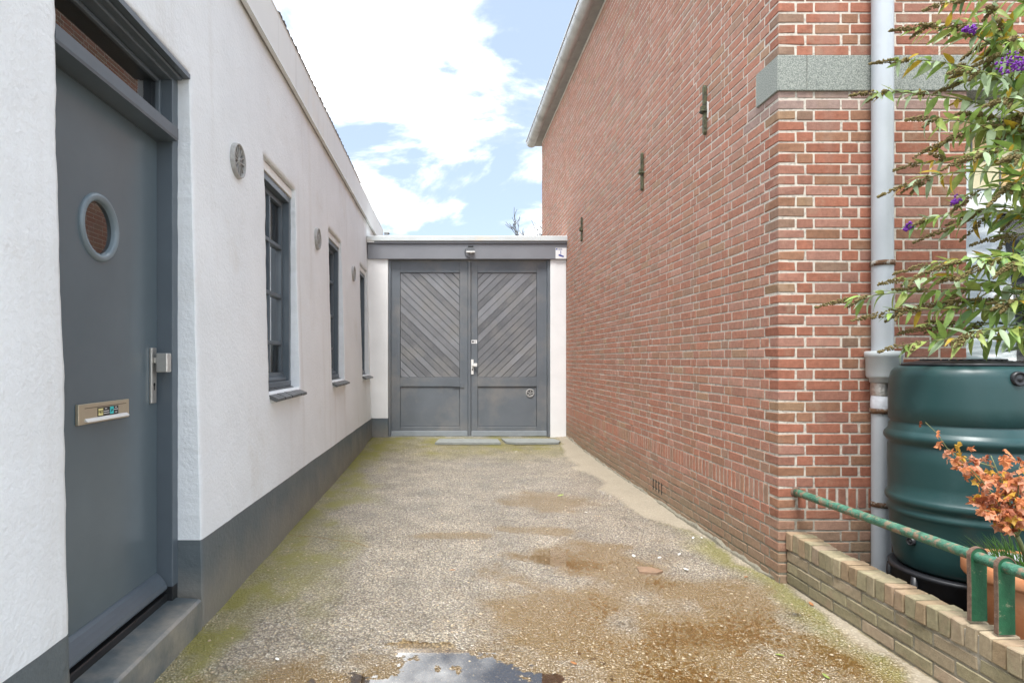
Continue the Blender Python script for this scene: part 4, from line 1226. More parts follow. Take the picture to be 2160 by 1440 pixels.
MB().prism([(gx_(986.9), YD-0.012), (gx_(988.4), YD-0.026), (gx_(992.4), YD-0.026), (gx_(994.1), YD-0.012), (gx_(994.1), YD+0.05), (gx_(986.9), YD+0.05)], 'z', zA, zB-0.01).build('cover_strip', 'gate_paint', LL)
MB().box(gx_(971), gx_(979), YD-0.012, YD-0.001, gz_(818), gz_(806), bev=0.004).box(gx_(955), gx_(971), YD-0.006, YD-0.001, gz_(815.5), gz_(812)).build('bolt', 'gate_paint', LL)
MB().box(gx_(993.8), gx_(999.2), YD-0.012, YD-0.0005, gz_(789.5), gz_(758), bev=0.002).build('handle_plate', 'white_metal', RL)
MB().box(gx_(995.5), gx_(1000), YD-0.04, YD-0.0125, gz_(771.5), gz_(768)).box(gx_(999.5), gx_(1006.5), YD-0.055, YD-0.030, gz_(773), gz_(766), bev=0.004).build('knob', 'white_metal', RL)
MB().box(gx_(995.6), gx_(997.6), YD-0.0128, YD-0.0122, gz_(781.5), gz_(777)).build('keyhole', 'dark', RL)
MB().box(gx_(994.8), gx_(1006.6), YD-0.0035, YD-0.0005, gz_(724), gz_(716.8)).build('notice_sticker', 'sign_white', RL)
MB().lathe([(0.0, 0.0), (0.017, 0.0)], (gx_(997.9), YD-0.004, gz_(720.3)), 'y', 16).build('sticker_dot', 'ink', RL)
MB().box(gx_(1000.5), gx_(1005), YD-0.0042, YD-0.0037, gz_(720.7), gz_(719.3)).box(gx_(1002), gx_(1004.6), YD-0.0042, YD-0.0037, gz_(722.8), gz_(722.2)).build('sticker_lines', 'ink_grey', RL)
vx, vz = gx_(1119.5), gz_(829.3)
rv = MB().lathe([(0.046, 0.012), (0.050, -0.006), (0.060, -0.014), (0.069, -0.010), (0.073, 0.004), (0.073, 0.018)], (vx, YD+0.018, vz), 'y', 36)
rv.build('round_vent', 'cast_white', RL)
MB().lathe([(0.0, 0.0), (0.048, 0.0)], (vx, YD+0.0165, vz), 'y', 30).build('vent_back', 'ink_grey', RL)
for k in range(5):
    a = 2*math.pi*k/5 + 0.3
    q = lambda r, w_: (vx + r*math.cos(a) - w_*math.sin(a), vz + r*math.sin(a) + w_*math.cos(a))
    MB().prism([q(0.004, -0.004), q(0.044, -0.016), q(0.046, 0.004), q(0.004, 0.004)], 'y', YD+0.006, YD+0.012).build('vent_blade', 'cast_white', RL)

# floodlight and sign on the beam
FLd = thing('security_light', (gx_(992), YG-0.06, gz_(544)), 'small grey floodlight with cable on the middle of the gate beam', 'lamp')
yb_ = YG-0.036
MB().prism([(gx_(985), gz_(524)), (gx_(999.5), gz_(524)), (gx_(1001), gz_(532)), (gx_(984), gz_(532))], 'y', yb_-0.07, yb_-0.03).build('lamp_housing', 'lamp_grey', FLd)
MB().box(gx_(987), gx_(998), yb_-0.06, yb_-0.02, gz_(523), gz_(520.4), bev=0.004).build('visor', 'ink', FLd)
MB().box(gx_(983), gx_(1001.5), yb_-0.080, yb_-0.028, gz_(535), gz_(532.2), bev=0.004).box(gx_(991), gx_(994.5), yb_-0.03, yb_-0.001, gz_(536), gz_(530)).build('bracket', 'white_metal', FLd)
MB().tube([(gx_(985.5), yb_-0.02, gz_(523)), (gx_(981.5), yb_-0.02, gz_(527)), (gx_(980), yb_-0.012, gz_(533)), (gx_(982.5), yb_-0.01, gz_(540)), (gx_(987), yb_-0.008, gz_(543.5)), (gx_(991), yb_-0.002, gz_(544.5))], 0.006, 8).build('cable', 'lamp_grey', FLd)
SG_ = thing('camera_sign', (gx_(1182.5), yb_-0.004, gz_(547)), 'square white camera warning sign with blue symbol on the gate beam', 'sign')
MB().box(gx_(1171), gx_(1194), yb_-0.006, yb_-0.0005, gz_(546.8), gz_(524), bev=0.002).build('plate', 'sign_white', SG_)
ys_ = yb_-0.0068
def flat(name, poly, m_, par, yy=ys_):
    MB().prism([(gx_(q[0]), gz_(q[1])) for q in poly], 'y', yy-0.0006, yy).build(name, m_, par)
flat('blue_corner', [(1171.3, 528), (1171.3, 526.5), (1173, 525), (1175, 524.3), (1175, 528)], 'sign_blue', SG_)
flat('camera_body', [(1178, 537), (1188.6, 541), (1187.4, 543.6), (1176.8, 540)], 'sign_blue', SG_)
flat('camera_mount', [(1181.2, 530), (1182.5, 530), (1182.5, 538.2), (1181.2, 537.8)], 'sign_blue', SG_)
flat('sign_line', [(1176.5, 525), (1184.5, 525), (1184.5, 525.7), (1176.5, 525.7)], 'ink_grey', SG_)
flat('sign_line', [(1176.5, 527), (1185, 527), (1185, 527.9), (1176.5, 527.9)], 'sign_blue', SG_)

# stone slabs before the gate
def slab(name, pts, z, label):
    m_ = MB(); n_ = len(pts)
    m_.prism(pts, 'z', z, z+0.030)
    tag(m_.build(name, 'slab', None), label, 'slab', 'loose slabs in front of the gate')
slab('stone_slab', [(-0.165, 9.22), (0.845, 9.20), (0.84, 9.66), (-0.10, 9.70)], 0.052, 'long grey stone slab lying before the left gate leaf')
slab('stone_slab', [(0.93, 9.30), (1.08, 9.19), (1.74, 9.23), (1.80, 9.40), (1.74, 9.68), (0.90, 9.70)], 0.055, 'grey stone slab with broken corner before the right gate leaf')

# ================================================================== LOW GARDEN WALL
LWL = thing('garden_wall', (2.10, 2.9, 0), 'low mossy brick garden wall with upright coping bricks', 'wall')
LX, LT = 2.05, 0.108
def lw_col():
    c = random.choice([(0.31, 0.262, 0.170), (0.285, 0.247, 0.155), (0.34, 0.275, 0.185), (0.275, 0.240, 0.150), (0.32, 0.252, 0.175)])
    k = random.uniform(0.88, 1.14); return tuple(q*k for q in c)
for k in range(4):
    z0 = -0.045 + k*0.065; yy = YC - 0.010 - (0.0 if k % 2 else 0.11)
    if k % 2 == 0: MB().box(LX, LX+LT, yy+0.009, YC-0.012, z0, z0+0.055, col=lw_col(), bev=0.004, jit=0.0015).build('brick', 'brick', LWL, recalc=False)
    while yy > 1.4:
        d = random.uniform(-.002, .002)
        MB().box(LX+d, LX+LT+d, yy-0.2065, yy, z0+random.uniform(-.001,.001), z0+0.055, col=lw_col(), bev=0.004, jit=0.002).build('brick', 'brick', LWL, recalc=False)
        yy -= 0.2165
yy = YC - 0.012; i = 0
while yy > 1.45:
    up = 0.012 if i < 4 else 0.0; wd = random.uniform(0.053, 0.058); d = random.uniform(-.003, .003)
    base = lw_col(); 
    if random.random() < 0.25: base = tuple(lerp(a, b2, 0.5) for a, b2 in zip(base, (0.32, 0.20, 0.12)))
    MB().box(LX-0.004+d, LX+0.112+d, yy-wd, yy, 0.218, 0.309+up+random.uniform(-.003,.003), col=base, bev=0.004, jit=0.003).build('coping_brick', 'brick', LWL, recalc=False)
    yy -= wd + random.uniform(0.005, 0.008); i += 1
MB().box(LX+0.005, LX+LT-0.004, 1.45, YC-0.013, -0.06, 0.290).build('mortar_core', 'mortar', LWL)

# ================================================================== PIPE RAIL
RLg = thing('pipe_rail', (2.11, 2.9, 0.3), 'rusty green painted pipe rail above the low garden wall', 'railing')
pts = []; rad = []
for i in range(40):
    yy = lerp(YC-0.004, 1.5, i/39); pts.append((2.11 + 0.002*nz1(yy*3, 2), yy, 0.556 + 0.026*(i/39))); rad.append(0.0222 + 0.0006*nz1(yy*22, 5))
MB().tube(pts, rad, 16).build('pipe', 'green_paint', RLg)
MB().lathe([(0.0, 0.0), (0.026, -0.006), (0.033, 0.004)], (2.11, YC-0.005, 0.556), 'y', 14).build('wall_collar', 'rust_plain', RLg)
for yy in (2.379, 2.262):
    zc = 0.574; poly = []
    for i in range(13):
        a = math.pi*i/12; poly.append((2.11+0.033*math.cos(a), zc+0.033*math.sin(a)))
    poly += [(2.11-0.030, 0.45), (2.11-0.030, 0.318), (2.11+0.034, 0.318), (2.11+0.032, 0.45)]
    sp = MB(); sp.prism(poly, 'y', yy-0.006, yy+0.006)
    so = sp.build('strap', 'strap_paint', RLg)
    rim_ = MB(); seq = [(2.11-0.031, 0.318), (2.11-0.031, 0.45)] + [(2.11+0.034*math.cos(math.pi-math.pi*i/12), zc+0.034*math.sin(math.pi-math.pi*i/12)) for i in range(13)]
    for i in range(len(seq)-1):
        (xa, za_), (xb, zb_) = seq[i], seq[i+1]
        dx, dz = xb-xa, zb_-za_; l_ = math.hypot(dx, dz); nx_, nz_ = -dz/l_*0.003, dx/l_*0.003
        rim_.prism([(xa, za_), (xb, zb_), (xb+nx_, zb_+nz_), (xa+nx_, za_+nz_)], 'y', yy-0.0085, yy+0.0085)
    rim_.build('strap_edge', 'rust_plain', so)

# ================================================================== RAIN BARREL
BX, BY = 2.715, 3.15
BS = thing('barrel_stand', (BX, BY, 0.06), 'black plastic stand under the green rain barrel', 'stand')
MB().lathe([(0.30, 0.0), (0.315, 0.01), (0.30, 0.16), (0.315, 0.175), (0.318, 0.195), (0.300, 0.197), (0.0, 0.197)], (BX, BY, 0.06), 'z', 48).build('stand_ring', 'black_plastic', BS)
for k in range(8):
    a = 2*math.pi*k/8+0.2
    MB().tube([(BX+0.31*math.cos(a), BY+0.31*math.sin(a), 0.065), (BX+0.305*math.cos(a), BY+0.305*math.sin(a), 0.235)], [0.022, 0.016], 8).build('rib', 'black_plastic', BS)
RB = thing('rain_barrel', (BX, BY, 0.26), 'large dark green ribbed plastic rain barrel with black lid', 'barrel')
prof = [(0.0, 0.0), (0.265, 0.0), (0.283, 0.008), (0.295, 0.03), (0.305, 0.09), (0.314, 0.19), (0.319, 0.27), (0.325, 0.282), (0.329, 0.292), (0.327, 0.304), (0.321, 0.312), (0.320, 0.325),
        (0.327, 0.336), (0.335, 0.348), (0.337, 0.362), (0.332, 0.376), (0.322, 0.386), (0.322, 0.45), (0.324, 0.56), (0.324, 0.635), (0.319, 0.641), (0.320, 0.650), (0.331, 0.662), (0.341, 0.676), (0.343, 0.690),
        (0.339, 0.704), (0.327, 0.716), (0.321, 0.724), (0.319, 0.752), (0.312, 0.760), (0.313, 0.768), (0.321, 0.776), (0.322, 0.86), (0.319, 0.96), (0.315, 1.005), (0.308, 1.030), (0.294, 1.048), (0.275, 1.058), (0.262, 1.061), (0.0, 1.061)]
prof = [(r_*0.985, h_) for r_, h_ in prof]
MB().lathe(prof, (BX, BY, 0.26), 'z', 72).build('body', 'barrel', RB)
MB().lathe([(0.0, 0.026), (0.19, 0.026), (0.205, 0.020), (0.245, 0.016), (0.262, 0.010), (0.264, 0.0), (0.25, -0.002)], (BX, BY, 1.322), 'z', 56).build('lid', 'black_plastic', RB)
for k in range(28):
    a = 2*math.pi*k/28; r_ = 0.165
    MB().box(BX+r_*math.cos(a)-0.010, BX+r_*math.cos(a)+0.010, BY+r_*math.sin(a)-0.010, BY+r_*math.sin(a)+0.010, 1.346, 1.356, bev=0.003).build('lid_knob', 'black_plastic', RB)
def on_barrel(u, z, r0):
    """angle on the barrel wall for the viewing direction of pixel column u"""
    d = Vector(((u-CX)/F, 1.0)); c = Vector((BX, BY)); A_ = d.dot(d); B_ = -2*d.dot(c); Cc = c.dot(c) - r0*r0
    t_ = (-B_ - math.sqrt(max(0, B_*B_-4*A_*Cc)))/(2*A_); pnt = d*t_
    n_ = (pnt - c).normalized(); return Vector((pnt.x, pnt.y, z)), Vector((n_.x, n_.y, 0))
for (u, z, r_, nm) in ((2150, 1.262, 0.034, 'overflow_plug'), (1921, 0.415, 0.020, 'drain_plug')):
    q, n_ = on_barrel(u, z, 0.3165)
    b = MB(); vv = []; pf = [(0.0, 0.007), (r_*0.3, 0.007), (r_*0.36, 0.004), (r_*0.74, 0.004), (r_*0.8, 0.008), (r_, 0.007), (r_*1.05, -0.010)]; sg = 22
    ax = n_; a1 = Vector((0,0,1)); a2 = ax.cross(a1)
    for k in range(sg):
        an_ = 2*math.pi*k/sg
        for rr, hh in pf: vv.append(q + ax*hh + (a1*math.cos(an_)+a2*math.sin(an_))*rr)
    b.add(vv, [(k*7+i, ((k+1) % sg)*7+i, ((k+1) % sg)*7+i+1, k*7+i+1) for k in range(sg) for i in range(6)], None, True)
    b.build(nm, 'black_plastic', RB)

# ================================================================== PLANTS
LEAFM = {}
def leaf_mesh(kind, material, variant):
    key = (kind, material, variant)
    if key in LEAFM: return LEAFM[key]
    rnd = random.Random(hash((kind, variant)) % 1000 + variant)
    b = MB()
    if kind == 'lance':                       # unit length along +X, folded and drooping
        n = 6; vv = []; droop = 0.10 + 0.16*variant; fold = 0.10 + 0.05*(variant % 2); tw = rnd.uniform(-.2, .2)
        for i in range(n+1):
            u = i/n; wdt = 0.135*(math.sin(math.pi*min(1, u**0.72))**0.85) + (0.004 if 0 < i < n else 0.0)
            zc = -droop*u*u; ang = tw*u
            vv += [(u, wdt, zc + fold*wdt*2 + wdt*ang), (u, 0, zc - 0.012), (u, -wdt, zc + fold*wdt*2 - wdt*ang)]
        ff = []
        for i in range(n):
            ff += [(3*i, 3*i+1, 3*i+4, 3*i+3), (3*i+1, 3*i+2, 3*i+5, 3*i+4)]
        b.add(vv, ff, None, True)
    else:                                     # maple: five crinkled lobes
        pts = []; lob = [(-115, 0.42), (-62, 0.78), (0, 1.0), (62, 0.78), (115, 0.42)]
        pts.append((0.0, -0.03))
        for i, (a, r_) in enumerate(lob):
            aa = R(a); r_ *= rnd.uniform(0.85, 1.1)
            if i > 0:
                am = R((a+lob[i-1][0])/2); pts.append((0.50*math.cos(am), 0.50*math.sin(am)))
            pts.append((r_*0.70*math.cos(aa-0.25), r_*0.70*math.sin(aa-0.25)))
            pts.append((r_*math.cos(aa), r_*math.sin(aa)))
            pts.append((r_*0.70*math.cos(aa+0.25), r_*0.70*math.sin(aa+0.25)))
        pts.append((0.0, 0.03))
        vv = [(0.12, 0, 0.06)] + [(q[0], q[1], -0.25*(q[0]**2+q[1]**2) + rnd.uniform(-0.2, 0.2)) for q in pts]
        ff = [(0, i, i+1) for i in range(1, len(pts))]
        b.add(vv, ff, None, False)
    me = bpy.data.meshes.new('leaf')
    me.from_pydata(b.v, [], b.f); me.polygons.foreach_set('use_smooth', b.smooth)
    me.materials.append(MATS[material]); me.update()
    LEAFM[key] = me
    return me
def orient(direction, up=Vector((0,0,1)), roll=0.0):
    d = Vector(direction).normalized(); s_ = up.cross(d)
    if s_.length < 1e-3: s_ = Vector((0,1,0))
    s_.normalize(); u = d.cross(s_)
    m3 = Matrix((d, s_, u)).transposed()
    return m3 @ Matrix.Rotation(roll, 3, 'X')
def put_leaf(parent, kind, material, variant, p_, direction, length, roll):
    o = bpy.data.objects.new('leaf', leaf_mesh(kind, material, variant)); C.objects.link(o)
    o.parent = parent
    M = (orient(direction, roll=roll) * length).to_4x4(); M.translation = Vector(p_) - worg(parent)
    o.matrix_local = M
    return o
def bez(a, b, c, n):
    return [a*(1-i/n)**2 + b*2*(i/n)*(1-i/n) + c*(i/n)**2 for i in range(n+1)]

# ---- butterfly bush
BB = thing('butterfly_bush', (3.32, 3.0, 0.07), 'overgrown butterfly bush with spent brown flower spikes above the rain barrel', 'bush')
random.seed(23)
mains = []
for (x1, y1, z1) in ((3.02, 3.02, 3.9), (3.18, 2.90, 3.3), (3.35, 3.1, 3.7), (2.98, 2.92, 2.2), (3.05, 3.2, 2.9)):
    a = Vector((3.32 + random.uniform(-.06, .06), 3.0 + random.uniform(-.06, .06), 0.06)); c = Vector((x1, y1, z1))
    bq = Vector((3.30, 3.0, z1*0.6)); pl = bez(a, bq, c, 16)
    mains.append(pl)
    MB().tube(pl, [lerp(0.016, 0.004, i/16) for i in range(17)], 7).build('stem', 'bark', BB)
tips = [(1790,632,3.20),(1845,196,3.16),(1905,728,3.0),(1925,474,3.12),(1918,388,3.1),(1940,345,3.2),(1890,128,3.05),(1935,58,3.1),(1955,250,2.95),(1985,302,3.15),(2025,418,2.98),(1870,662,3.1),
        (1955,560,3.0),(1905,590,3.12),(2000,560,2.95),(2050,705,2.9),(2075,560,2.9),(2055,450,3.1),(2050,330,2.9),(2045,240,3.1),(2030,150,2.95),(2025,52,3.1),(1990,8,3.0),
        (2090,20,2.9),(2100,120,3.05),(2110,212,2.9),(2100,300,3.1),(2120,400,2.92),(2110,500,3.05),(2120,640,2.9),(1985,640,3.1),(2010,180,3.2),(2070,95,3.2),(2130,560,2.85),
        (2140,330,2.85),(2140,80,2.85),(2005,480,3.2),(2060,640,3.15),(1960,690,3.18),(2150,450,3.2),(2145,250,3.1)]
purple = {3, 10}
LV = []; sp_list = []
stems = MB()
for ti, (u, v_, Y) in enumerate(tips):
    tip = px(u, v_, Y)
    best = None
    for pl in mains:                      # leave the main stem a little below the tip
        for q in pl:
            if q.z < tip.z + 0.05 and q.z > tip.z - 0.55 or best is None:
                d = (q - tip).length + abs(q.z - (tip.z-0.12))*1.5
                if best is None or d < best[0]: best = (d, q)
    base = best[1].copy()
    mid = base.lerp(tip, 0.5) + Vector((0.0, random.uniform(-.08, .06), 0.12 + random.uniform(-.03, .06)))
    n = 12; pl = bez(base, mid, tip, n)
    stems.tube(pl, [lerp(0.005, 0.0018, i/n) for i in range(n+1)], 5)
    ln_ = sum((pl[i+1]-pl[i]).length for i in range(n))
    npair = max(5, int(ln_/0.046))
    for k in range(npair):
        f = (k+0.6)/npair
        i = min(n-1, int(f*n)); p_ = pl[i].lerp(pl[i+1], f*n-i); tg = (pl[i+1]-pl[i]).normalized()
        rot = random.uniform(0, math.pi)
        for sgn in (1, -1):
            a1 = tg.cross(Vector((0,0,1))).normalized(); a2 = tg.cross(a1)
            side = (a1*math.cos(rot) + a2*math.sin(rot))*sgn
            dirv = (tg*random.uniform(0.3, 1.0) + side*random.uniform(0.5, 1.0) + Vector((random.uniform(-.2,.2), random.uniform(-.2,.2), random.uniform(-0.75, 0.05)))).normalized()
            le = lerp(0.155, 0.085, f)*random.uniform(0.65, 1.2)
            LV.append((p_, dirv, le, random.uniform(-0.9, 0.9)))
        if random.random() < 0.35:            # small axillary tuft
            for q in range(3):
                dirv = (tg + Vector((random.uniform(-1,1), random.uniform(-1,1), random.uniform(-.6,.8)))).normalized()
                LV.append((p_, dirv, random.uniform(0.03, 0.055), random.uniform(-1, 1)))
    tg = (pl[-1]-pl[-3]).normalized()
    sp_list.append((pl[-1], tg, 0.04 if ti in purple else random.uniform(0.10, 0.17), ti in purple, random.uniform(0.8, 1.1)))
    for ex in (3, 5, 7):
        if random.random() < 0.38:
            sp_list.append((pl[-ex], (tg + Vector((random.uniform(-.2,.2), random.uniform(-.7,.4), random.uniform(-.5,.4)))).normalized(), random.uniform(0.09, 0.16), False, random.uniform(.8,1.1)))
    if random.random() < 0.8:
        for sgn in (1, -1):
            d2 = (tg + Vector((0, 0.6*sgn, random.uniform(-.5, .3)))).normalized()
            sp_list.append((pl[-2], d2, random.uniform(0.06, 0.10), False, 0.7))
sp_list.append((px(2118, 132, 2.75), Vector((1, 0.1, 0.02)), 0.14, True, 1.9))
sp_list.append((px(2060, 62, 2.9), Vector((-0.3, 0.1, 0.1)), 0.06, True, 0.8))
stems.build('branches', 'stem_green', BB)
def pick_mat():
    return random.choices(['leaf_green', 'leaf_grey', 'leaf_lime', 'leaf_yellow', 'leaf_dark'], [0.30, 0.30, 0.28, 0.07, 0.05])[0]
def vis(l_):
    p_ = l_[0]; u = CX + F*p_.x/p_.y; v_ = CY - F*(p_.z-CH)/p_.y
    return l_[2]/p_.y if (1760 < u < 2170 and -10 < v_ < 1440) else 0
LV.sort(key=lambda l_: -vis(l_))
for l_ in LV[:300]:
    put_leaf(BB, 'lance', pick_mat(), random.randrange(4), l_[0], l_[1], l_[2], l_[3])
small = {}
for l_ in LV[300:]:
    mt = pick_mat(); b = small.setdefault(mt, MB()); me = leaf_mesh('lance', mt, random.randrange(4)); M3 = orient(l_[1], roll=l_[3])*l_[2]
    b.add([M3 @ q.co + l_[0] for q in me.vertices], [tuple(pg.vertices) for pg in me.polygons], None, True)
for mt, b in small.items():
    tag(b.build('small_leaves', mt, BB, recalc=False), kind='stuff')
OCT = [(1,0,0),(-1,0,0),(0,1,0),(0,-1,0),(0,0,1),(0,0,-1)]
OF = [(0,2,4),(2,1,4),(1,3,4),(3,0,4),(2,0,5),(1,2,5),(3,1,5),(0,3,5)]
for (p_, d, ln_, pur, fat) in sp_list:
    b = MB(); d = d.normalized(); a1 = d.cross(Vector((0,0,1))).normalized(); a2 = d.cross(a1)
    nb = int(ln_*620*(1.6 if pur else 1))
    b.tube([p_, p_+d*ln_*0.5+Vector((0,0,-0.004)), p_+d*ln_+Vector((0,0,-0.014))], [0.0022, 0.0018, 0.001], 5)
    for k in range(nb):
        f = random.random()**0.9; an_ = random.uniform(0, 2*math.pi); rr = (0.017*fat)*(1-0.75*f)*(0.6+0.4*random.random())*(1.7 if pur else 1.0)
        c = p_ + d*ln_*f + (a1*math.cos(an_)+a2*math.sin(an_))*rr + Vector((0,0,-0.014*f*f))
        s_ = random.uniform(0.0034, 0.0068)*(1.2 if pur else 1)
        ax = [random.uniform(0.6, 1.5)*s_ for _ in range(3)]
        b.add([(c.x+q[0]*ax[0], c.y+q[1]*ax[1], c.z+q[2]*ax[2]) for q in OCT], OF)
    b.build('purple_flower' if pur else 'flower_spike', 'flower_purple' if pur else 'spike_brown', BB, recalc=False)

# ---- terracotta pot, maple and grass
random.seed(5)
PX, PY = 2.56, 2.64
POT = thing('flower_pot', (PX, PY, 0.07), 'terracotta flower pot behind the green rail straps', 'flower pot')
MB().lathe([(0.0, 0.0), (0.150, 0.0), (0.155, 0.01), (0.192, 0.30), (0.196, 0.31), (0.216, 0.312), (0.224, 0.325), (0.224, 0.372), (0.216, 0.384), (0.202, 0.385), (0.196, 0.372), (0.190, 0.30)], (PX, PY, 0.07), 'z', 48).build('body', 'terracotta', POT)
MB().lathe([(0.166, 0.0), (0.170, 0.028), (0.178, 0.030), (0.182, 0.024), (0.182, -0.02)], (PX, PY, 0.42), 'z', 40).build('inner_pot', 'zinc_white', POT)
MB().lathe([(0.0, 0.006), (0.10, 0.004), (0.168, 0.0)], (PX, PY, 0.415), 'z', 30).build('potting_soil', 'soil', POT)
GRS = thing('grass_clump', (PX-0.02, PY-0.04, 0.42), 'bright green grass clump growing in the terracotta pot', 'grass')
gb_ = MB()
for k in range(260):
    a = random.uniform(0, 2*math.pi); r_ = 0.12*math.sqrt(random.random()); p_ = Vector((PX-0.02+r_*math.cos(a), PY-0.04+r_*math.sin(a), 0.415))
    ln_ = random.uniform(0.09, 0.20); lean = Vector((math.cos(a)*0.5+random.uniform(-.4,.4), math.sin(a)*0.5+random.uniform(-.4,.4), 1.0)).normalized()
    sd_ = lean.cross(Vector((random.uniform(-1,1), random.uniform(-1,1), 0.2))).normalized()*random.uniform(0.0018, 0.0032)
    q1 = p_ + lean*ln_*0.55; q2 = p_ + lean*ln_ + Vector((lean.x, lean.y, -0.5))*ln_*0.15
    gb_.add([p_-sd_, p_+sd_, q1+sd_*0.8, q1-sd_*0.8, q2], [(0,1,2,3), (3,2,4)])
tag(gb_.build('blades', 'grass', GRS, recalc=False), kind='stuff')
for k in range(5):
    a = random.uniform(0, 6.28)
    put_leaf(GRS, 'lance', 'grass', 1, (PX-0.06, PY-0.16, 0.43), (math.cos(a)*0.8, -0.8, 0.3), 0.09, 0.3)
MPL = thing('maple_plant', (PX, PY, 0.42), 'small maple with orange autumn leaves in the terracotta pot', 'plant')
ms_ = MB()
lt = [(2045,985,2.55),(2110,1000,2.6),(2075,1075,2.5),(2150,985,2.55),(2140,1050,2.5),(2060,1045,2.6),(2010,955,2.6),(2125,1090,2.55),(2180,1020,2.6),(2170,960,2.65),(2200,1080,2.55),(2090,960,2.65)]
root = Vector((PX, PY, 0.42)); fork = px(2145, 1130, 2.6)
ms_.tube(bez(root, root.lerp(fork, 0.5)+Vector((0.02,0,0)), fork, 5), [0.009]*6, 7)
maple_pts = []
for (u, v_, Y) in lt:
    e = px(u, v_, Y); pl = bez(fork, fork.lerp(e, 0.5)+Vector((0.0, 0.0, 0.05)), e, 7)
    ms_.tube(pl, [lerp(0.005, 0.0015, i/7) for i in range(8)], 5)
    for k in range(20):
        f = random.uniform(0.3, 1.0)*7; i = min(6, int(f)); maple_pts.append(pl[i].lerp(pl[i+1], f-i) + Vector((random.uniform(-.045,.045), random.uniform(-.04,.04), random.uniform(-.04,.035))))
# the long thin shoot reaching over the barrel
sh = [px(2100,985,2.58), px(2040,968,2.6), px(1998,945,2.62), px(1975,912,2.63), px(1952,890,2.64)]
ms_.tube(sh, [0.003, 0.0022, 0.0018, 0.0014, 0.001], 5)
for (u, v_) in ((1940,893),(1978,913),(1985,935),(1992,955),(2000,968),(2012,950),(2020,938),(2030,960),(2045,948),(2052,965),(2038,978),(2062,985),(2028,987)):
    maple_pts.append(px(u, v_, 2.60))
ms_.build('stems', 'stem_green', MPL)
for q in maple_pts:
    mt = random.choices(['maple_orange', 'maple_pink', 'maple_gold', 'maple_rust'], [0.38, 0.32, 0.15, 0.15])[0]
    d = Vector((random.uniform(-1, .5), random.uniform(-1, .3), random.uniform(-.7, .3)))
    put_leaf(MPL, 'maple', mt, random.randrange(4), q, d, random.uniform(0.026, 0.048), random.uniform(-1.6, 1.6))

# ---- bare tree beyond the gate
BT = thing('bare_tree', (2.35, 14.2, 0), 'leafless tree top just above the right end of the gate', 'tree')
tr_ = MB(); random.seed(11)
def grow(p_, d, ln_, r_, depth):
    d = d.normalized(); q = p_ + d*ln_; m_ = p_.lerp(q, 0.5) + Vector((random.uniform(-1,1), random.uniform(-1,1), random.uniform(-1,1)))*ln_*0.07
    tr_.tube([p_, m_, q], [r_, r_*0.85, r_*0.65], 5, capped=False)
    if depth == 0: return
    for k in range(random.choice((2, 3, 3))):
        nd = d + Vector((random.uniform(-.8,.8), random.uniform(-.8,.8), random.uniform(-.2,.6)))
        grow(p_.lerp(q, random.uniform(0.55, 1.0)), nd, ln_*random.uniform(0.55, 0.8), max(0.007, r_*0.6), depth-1)
for dv in ((-0.05, -0.1, 1), (0.1, 0.2, 1), (-0.3, 0, 0.9), (0.3, 0, 1)):
    grow(Vector((2.35, 14.2, 2.85)), Vector(dv), 0.80, 0.035, 4)
tr_.build('crown', 'twig', BT, recalc=False)
MB().tube([(2.35, 14.2, -0.05), (2.38, 14.2, 1.3), (2.35, 14.2, 2.65)], [0.10, 0.08, 0.05], 10).build('trunk', 'bark', BT)

# ================================================================== LITTER ON THE FLOOR
def gpt(u, v_):
    Y = F*CH/(v_-CY); X = (u-CX)*Y/F
    for _ in range(3):
        h = ground_info(X, Y)[0]; Y = F*(CH-max(h, -0.004))/(v_-CY); X = (u-CX)*Y/F
    return Vector((X, Y, max(ground_info(X, Y)[0], -0.0045)))
def flake(name, u, v_, size, m_, label, cat, group, asp=0.45, lift=0.3, th=0.0015):
    p_ = gpt(u, v_); a = random.uniform(0, 3.14); b = MB(); n = 7
    ax = Vector((math.cos(a), math.sin(a), random.uniform(-.1, lift))).normalized(); ay = Vector((-math.sin(a), math.cos(a), random.uniform(-.1, .2))).normalized()
    out_ = [(math.cos(2*math.pi*k/n)*size/2*random.uniform(.8, 1.1), math.sin(2*math.pi*k/n)*size/2*asp*random.uniform(.7, 1.15)) for k in range(n)]
    top = [p_ + ax*q[0] + ay*q[1] + Vector((0, 0, size*lift*0.5+0.003)) for q in out_]
    c = p_ + Vector((0, 0, size*lift*0.5+0.003+size*0.08))
    vv = [c] + top + [q - Vector((0, 0, th)) for q in top]
    ff = [(0, 1+k, 1+(k+1) % n) for k in range(n)] + [(1+k, 1+n+k, 1+n+(k+1) % n, 1+(k+1) % n) for k in range(n)] + [tuple(range(1+n, 1+2*n))[::-1]]
    b.add(vv, ff)
    return tag(b.build(name, m_, None), label, cat, group)
random.seed(9)
for (u, v_, s_, lb_) in ((1337,1174,0.05,'white chip lying at the far edge of the brown puddle'), (1391,1177,0.035,'small white chip in the brown puddle beyond the flat stone'), (1433,1170,0.035,'white chip standing in the brown puddle near the brick wall'),
                         (1447,1203,0.055,'white and orange sliver right of the flat stone in the puddle'), (1462,1135,0.035,'white sliver beside the foot of the brick wall'), (1480,1135,0.032,'tilted white sliver closest to the foot of the brick wall'),
                         (1236,1081,0.03,'pale chip below the green leaf in the middle of the alley'), (1089,953,0.04,'tiny white chip just before the gate slabs'), (585,1392,0.035,'white chip near the puddle at the lower left')):
    flake('paint_chip', u, v_, s_, 'chip_white', lb_, 'litter', 'white chips on the alley floor')
